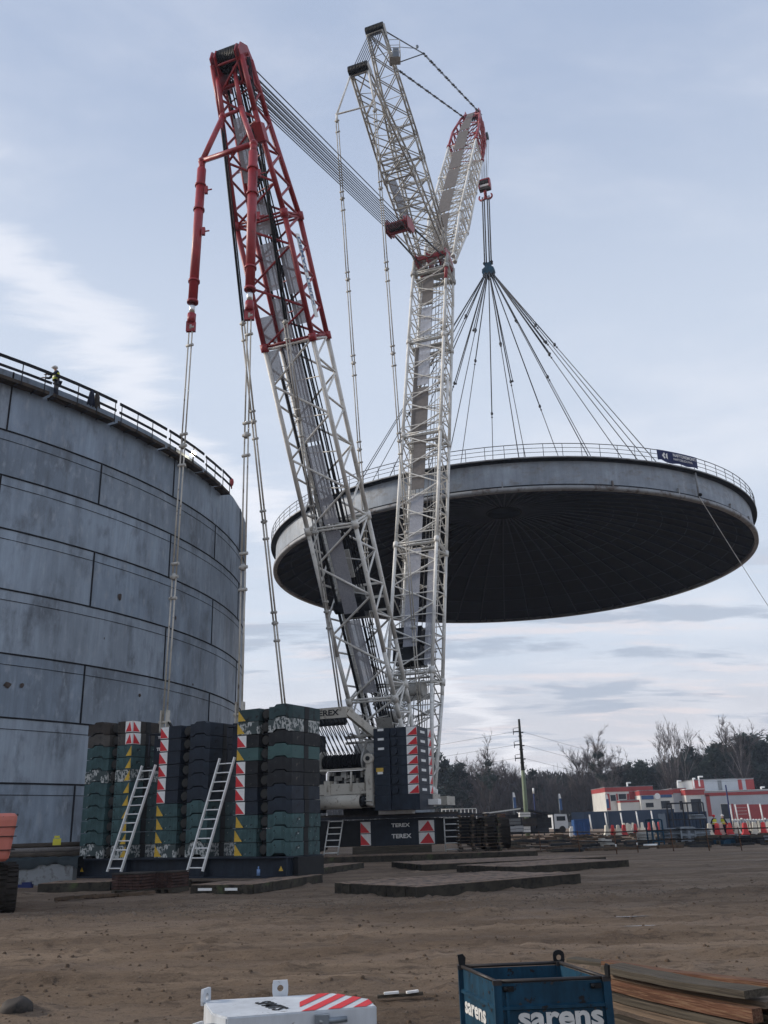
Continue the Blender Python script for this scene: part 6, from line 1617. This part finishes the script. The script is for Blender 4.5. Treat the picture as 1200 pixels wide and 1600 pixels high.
def bare(h,seed,bk='bark',dense=1.0,name='bare_tree',clumps=0,narrow=.62):
    rnd=random.Random(seed); r=empty(name,(0,0,0)); tm=MB().use(bk); cm=MB().use('twig')
    def grow(p,d,l,rad,lv):
        n=3; q=p
        for i in range(n):
            d=(d+V((rnd.uniform(-.12,.12),rnd.uniform(-.12,.12),rnd.uniform(-.02,.10)))).normalized(); e=q+d*l/n
            (tm if lv<2 else cm).tube(q,e,rad*(1-.22*i),5 if lv<2 else 3,rad*(1-.22*(i+1)),cap=False,smooth=lv<2); 
            q=e
            if lv<4:
                nk=(0,0)[0]+(4,2.2,3.0,2.2)[lv] if i or lv else 0
                if lv==0 and i==0: nk=2
                for _ in range(int(nk*dense+rnd.random()*.7)):
                    a=rnd.uniform(0,6.28); sp=narrow*rnd.uniform(.7,1.3); ax=d.orthogonal().normalized(); ax=Matrix.Rotation(a,3,d)@ax
                    grow(p.lerp(e,.5) if rnd.random()<.5 else e,(d+ax*sp+V((0,0,.10))).normalized(),l*rnd.uniform(.34,.5),rad*.50,lv+1)
    grow(V((0,0,-.2)),V((0,0,1)),h*.80,.13 if bk=='bark' else .085,0)
    obj('trunk',tm,r,local=True); obj('crown',cm,r,local=True)
    for k in range(clumps):
        b=MB().use('needles'); z=h*rnd.uniform(.55,.95); c=V((rnd.uniform(-1,1)*h*.10,rnd.uniform(-1,1)*h*.10,z)); s_=rnd.uniform(.28,.6)
        for _ in range(90):
            dd=V((rnd.gauss(0,.4),rnd.gauss(0,.4),rnd.gauss(0,.4)))*s_; p=c+dd; u=V((rnd.uniform(-1,1),rnd.uniform(-1,1),rnd.uniform(-1,1))).normalized(); v_=u.orthogonal().normalized(); b.add([p-u*.12-v_*.05,p+u*.12-v_*.05,p+u*.12+v_*.05,p-u*.12+v_*.05],[(0,1,2,3)])
        obj('mistletoe',b,r,local=True)
    return r
pines=[pine(10,s) for s in (1,2,3,4)]; bares=[bare(10,s) for s in (5,6,7,8)]; birch=[bare(10,s,'birch_bark',name='birch_tree',narrow=.38) for s in (9,10)]; mist=[bare(10,12,clumps=14),bare(10,14,clumps=10)]
kids={}
for o in list(bpy.data.objects):
    if o.parent: kids.setdefault(o.parent,[]).append(o)
usedp=set()
def place(protos,px_,pyt,Y,label,cat,grp,rnd=random):
    pt=rnd.choice(protos); x=gx(px_,Y); h=gz(px_,pyt,Y)
    if pt in usedp: o=copy_tree(pt,None,kids)
    else: o=pt; usedp.add(pt)
    s_=h/10; o.location=(x,Y,0); o.rotation_euler=(0,0,rnd.uniform(0,6.28)); o.scale=(s_*rnd.uniform(.9,1.15),)*2+(s_,)
    tag(o,label,cat,grp); return o
words=words+['sixteenth','seventeenth','eighteenth','nineteenth','twentieth','twenty-first','twenty-second','twenty-third','twenty-fourth','twenty-fifth','twenty-sixth','twenty-seventh','twenty-eighth','twenty-ninth','thirtieth']
near_=['behind the crane foot','left of the green power pole','just right of the green power pole','over the white truck','left of the tree with dark clumps','above the left end of the building','above the middle of the building','above the right end of the building']
def area(px_): 
    for lim,n_ in ((735,0),(808,1),(850,2),(905,3),(930,4),(1000,5),(1085,6),(3000,7)):
        if px_<lim: return near_[n_]
cntT={}
def lab(kind,px_):
    a=area(px_); k=(kind,a); cntT[k]=cntT.get(k,0)+1; return '%s %s, %s one from the left'%(kind,a,words[min(29,cntT[k]-1)])
# pines (dark crowns) of the skyline
pin=[(672,1190),(684,1178),(697,1186),(706,1196),(722,1192),(836,1203),(990,1192),(1003,1196),(1012,1189),(1024,1200),(1036,1194),(1048,1196),(1066,1186),(1080,1178),(1090,1166),(1102,1182),(1114,1184),(1126,1170),(1136,1160),(1146,1166),(1156,1172),(1166,1158),(1178,1148),(1188,1158),(1197,1146),(1210,1158),(1226,1150),(975,1200),(1120,1186),(1058,1198),(1155,1164),(1184,1164)]
for px_,py_ in sorted(pin): place(pines,px_,py_,228+random.uniform(0,14),lab('dark evergreen pine',px_),'tree','pines on the skyline')
bl_=[(730,1202),(738,1192),(750,1190),(758,1196),(778,1194),(790,1198),(802,1198),(815,1204),(828,1208),(846,1212),(858,1216),(868,1219),(880,1222),(892,1220),(902,1206),(922,1178),(912,1172),(950,1178),(964,1190),(1170,1140),(1160,1152),(1125,1164),(1108,1170),(1030,1200),(980,1194)]
bl_=[(a,b+5) for a,b in bl_]+[(a+random.uniform(-9,9),b+random.uniform(10,20)) for a,b in bl_ for _ in range(2)]
for px_,py_ in sorted(bl_): place(bares,px_,py_,232+random.uniform(0,14),lab('bare leafless tree',px_),'tree','bare trees on the skyline')
for px_,py_ in ((1048,1158),(1056,1152),(1066,1152),(1076,1160),(1170,1142)): place(birch,px_,py_,222+random.uniform(0,6),lab('tall pale-stemmed birch',px_),'tree','birches behind the building')
place(mist[:1],764,1174,226,'bare tree dotted with dark mistletoe balls left of the power pole','tree','trees with mistletoe'); place(mist[1:],940,1164,222,'big bare tree full of dark mistletoe clumps left of the building','tree','trees with mistletoe')
# the wood behind reads as one mass: twigs, stems, undergrowth
rnd=random.Random(77); wd=MB().use('undergrowth')
def wtop(x): return 13.2+1.4*noise.noise(V((x*.05,0,0)))+1.6*noise.noise(V((x*.3,3,0)))+ (3.0 if x>75 else 0)
for _ in range(60000):
    x=rnd.uniform(-70,135); Y=rnd.uniform(246,272); z=wtop(x)*(rnd.random()**.75)
    l=rnd.uniform(.5,1.3); w_=rnd.uniform(.05,.12); lean=rnd.gauss(0,.35)
    wd.add([(x-w_,Y,z),(x+w_,Y,z),(x+w_+lean*l,Y+.1,z+l),(x-w_+lean*l,Y+.1,z+l)],[(0,1,2,3)])
wd.use('needles')
for _ in range(16000):
    x=rnd.uniform(30,135); Y=rnd.uniform(244,262); z=(wtop(x)-1)*(rnd.random()**.8)
    l=rnd.uniform(.3,.8); w_=rnd.uniform(.1,.25); lean=rnd.gauss(0,.8)
    wd.add([(x-w_,Y,z),(x+w_,Y,z),(x+w_*.4+lean*l,Y+.1,z+l),(x-w_*.4+lean*l,Y+.1,z+l)],[(0,1,2,3)])
wd.use('bark')
for _ in range(420):
    x=rnd.uniform(-70,135); Y=rnd.uniform(243,262); wd.tube((x,Y,0),(x+rnd.uniform(-.4,.4),Y,wtop(x)*rnd.uniform(.8,1.25)),rnd.uniform(.08,.16),5,.03,cap=False)
wd.use('birch_bark')
for _ in range(70):
    x=rnd.uniform(5,135); Y=rnd.uniform(240,248); wd.tube((x,Y,0),(x+rnd.uniform(-.6,.6),Y,wtop(x)*rnd.uniform(.6,1.0)),.08,5,.03,cap=False)
o=obj('distant_wood',wd,None,origin=(30,255,0)); o['kind']='stuff'; o['label']='hazy leafless wood closing the horizon'

# ------------------------------------------------------------------ haze
hz=bpy.data.meshes.new('haze'); bmz=bmesh.new(); bmesh.ops.create_cube(bmz,size=1)
for v in bmz.verts: v.co=V((v.co.x*520,v.co.y*420+150,v.co.z*98+47.5))
bmz.to_mesh(hz); bmz.free(); ho=link(bpy.data.objects.new('haze',hz)); ho['kind']='stuff'; ho['label']='thin blue-grey air haze over the site'
hm=bpy.data.materials.new('haze'); hm.use_nodes=True; t=hm.node_tree; t.nodes.clear(); o_=t.nodes.new('ShaderNodeOutputMaterial'); pv=t.nodes.new('ShaderNodeVolumePrincipled')
pv.inputs['Color'].default_value=(.72,.82,1,1); pv.inputs['Density'].default_value=.0003; pv.inputs['Anisotropy'].default_value=.1
t.links.new(pv.outputs[0],o_.inputs['Volume']); hz.materials.append(hm)
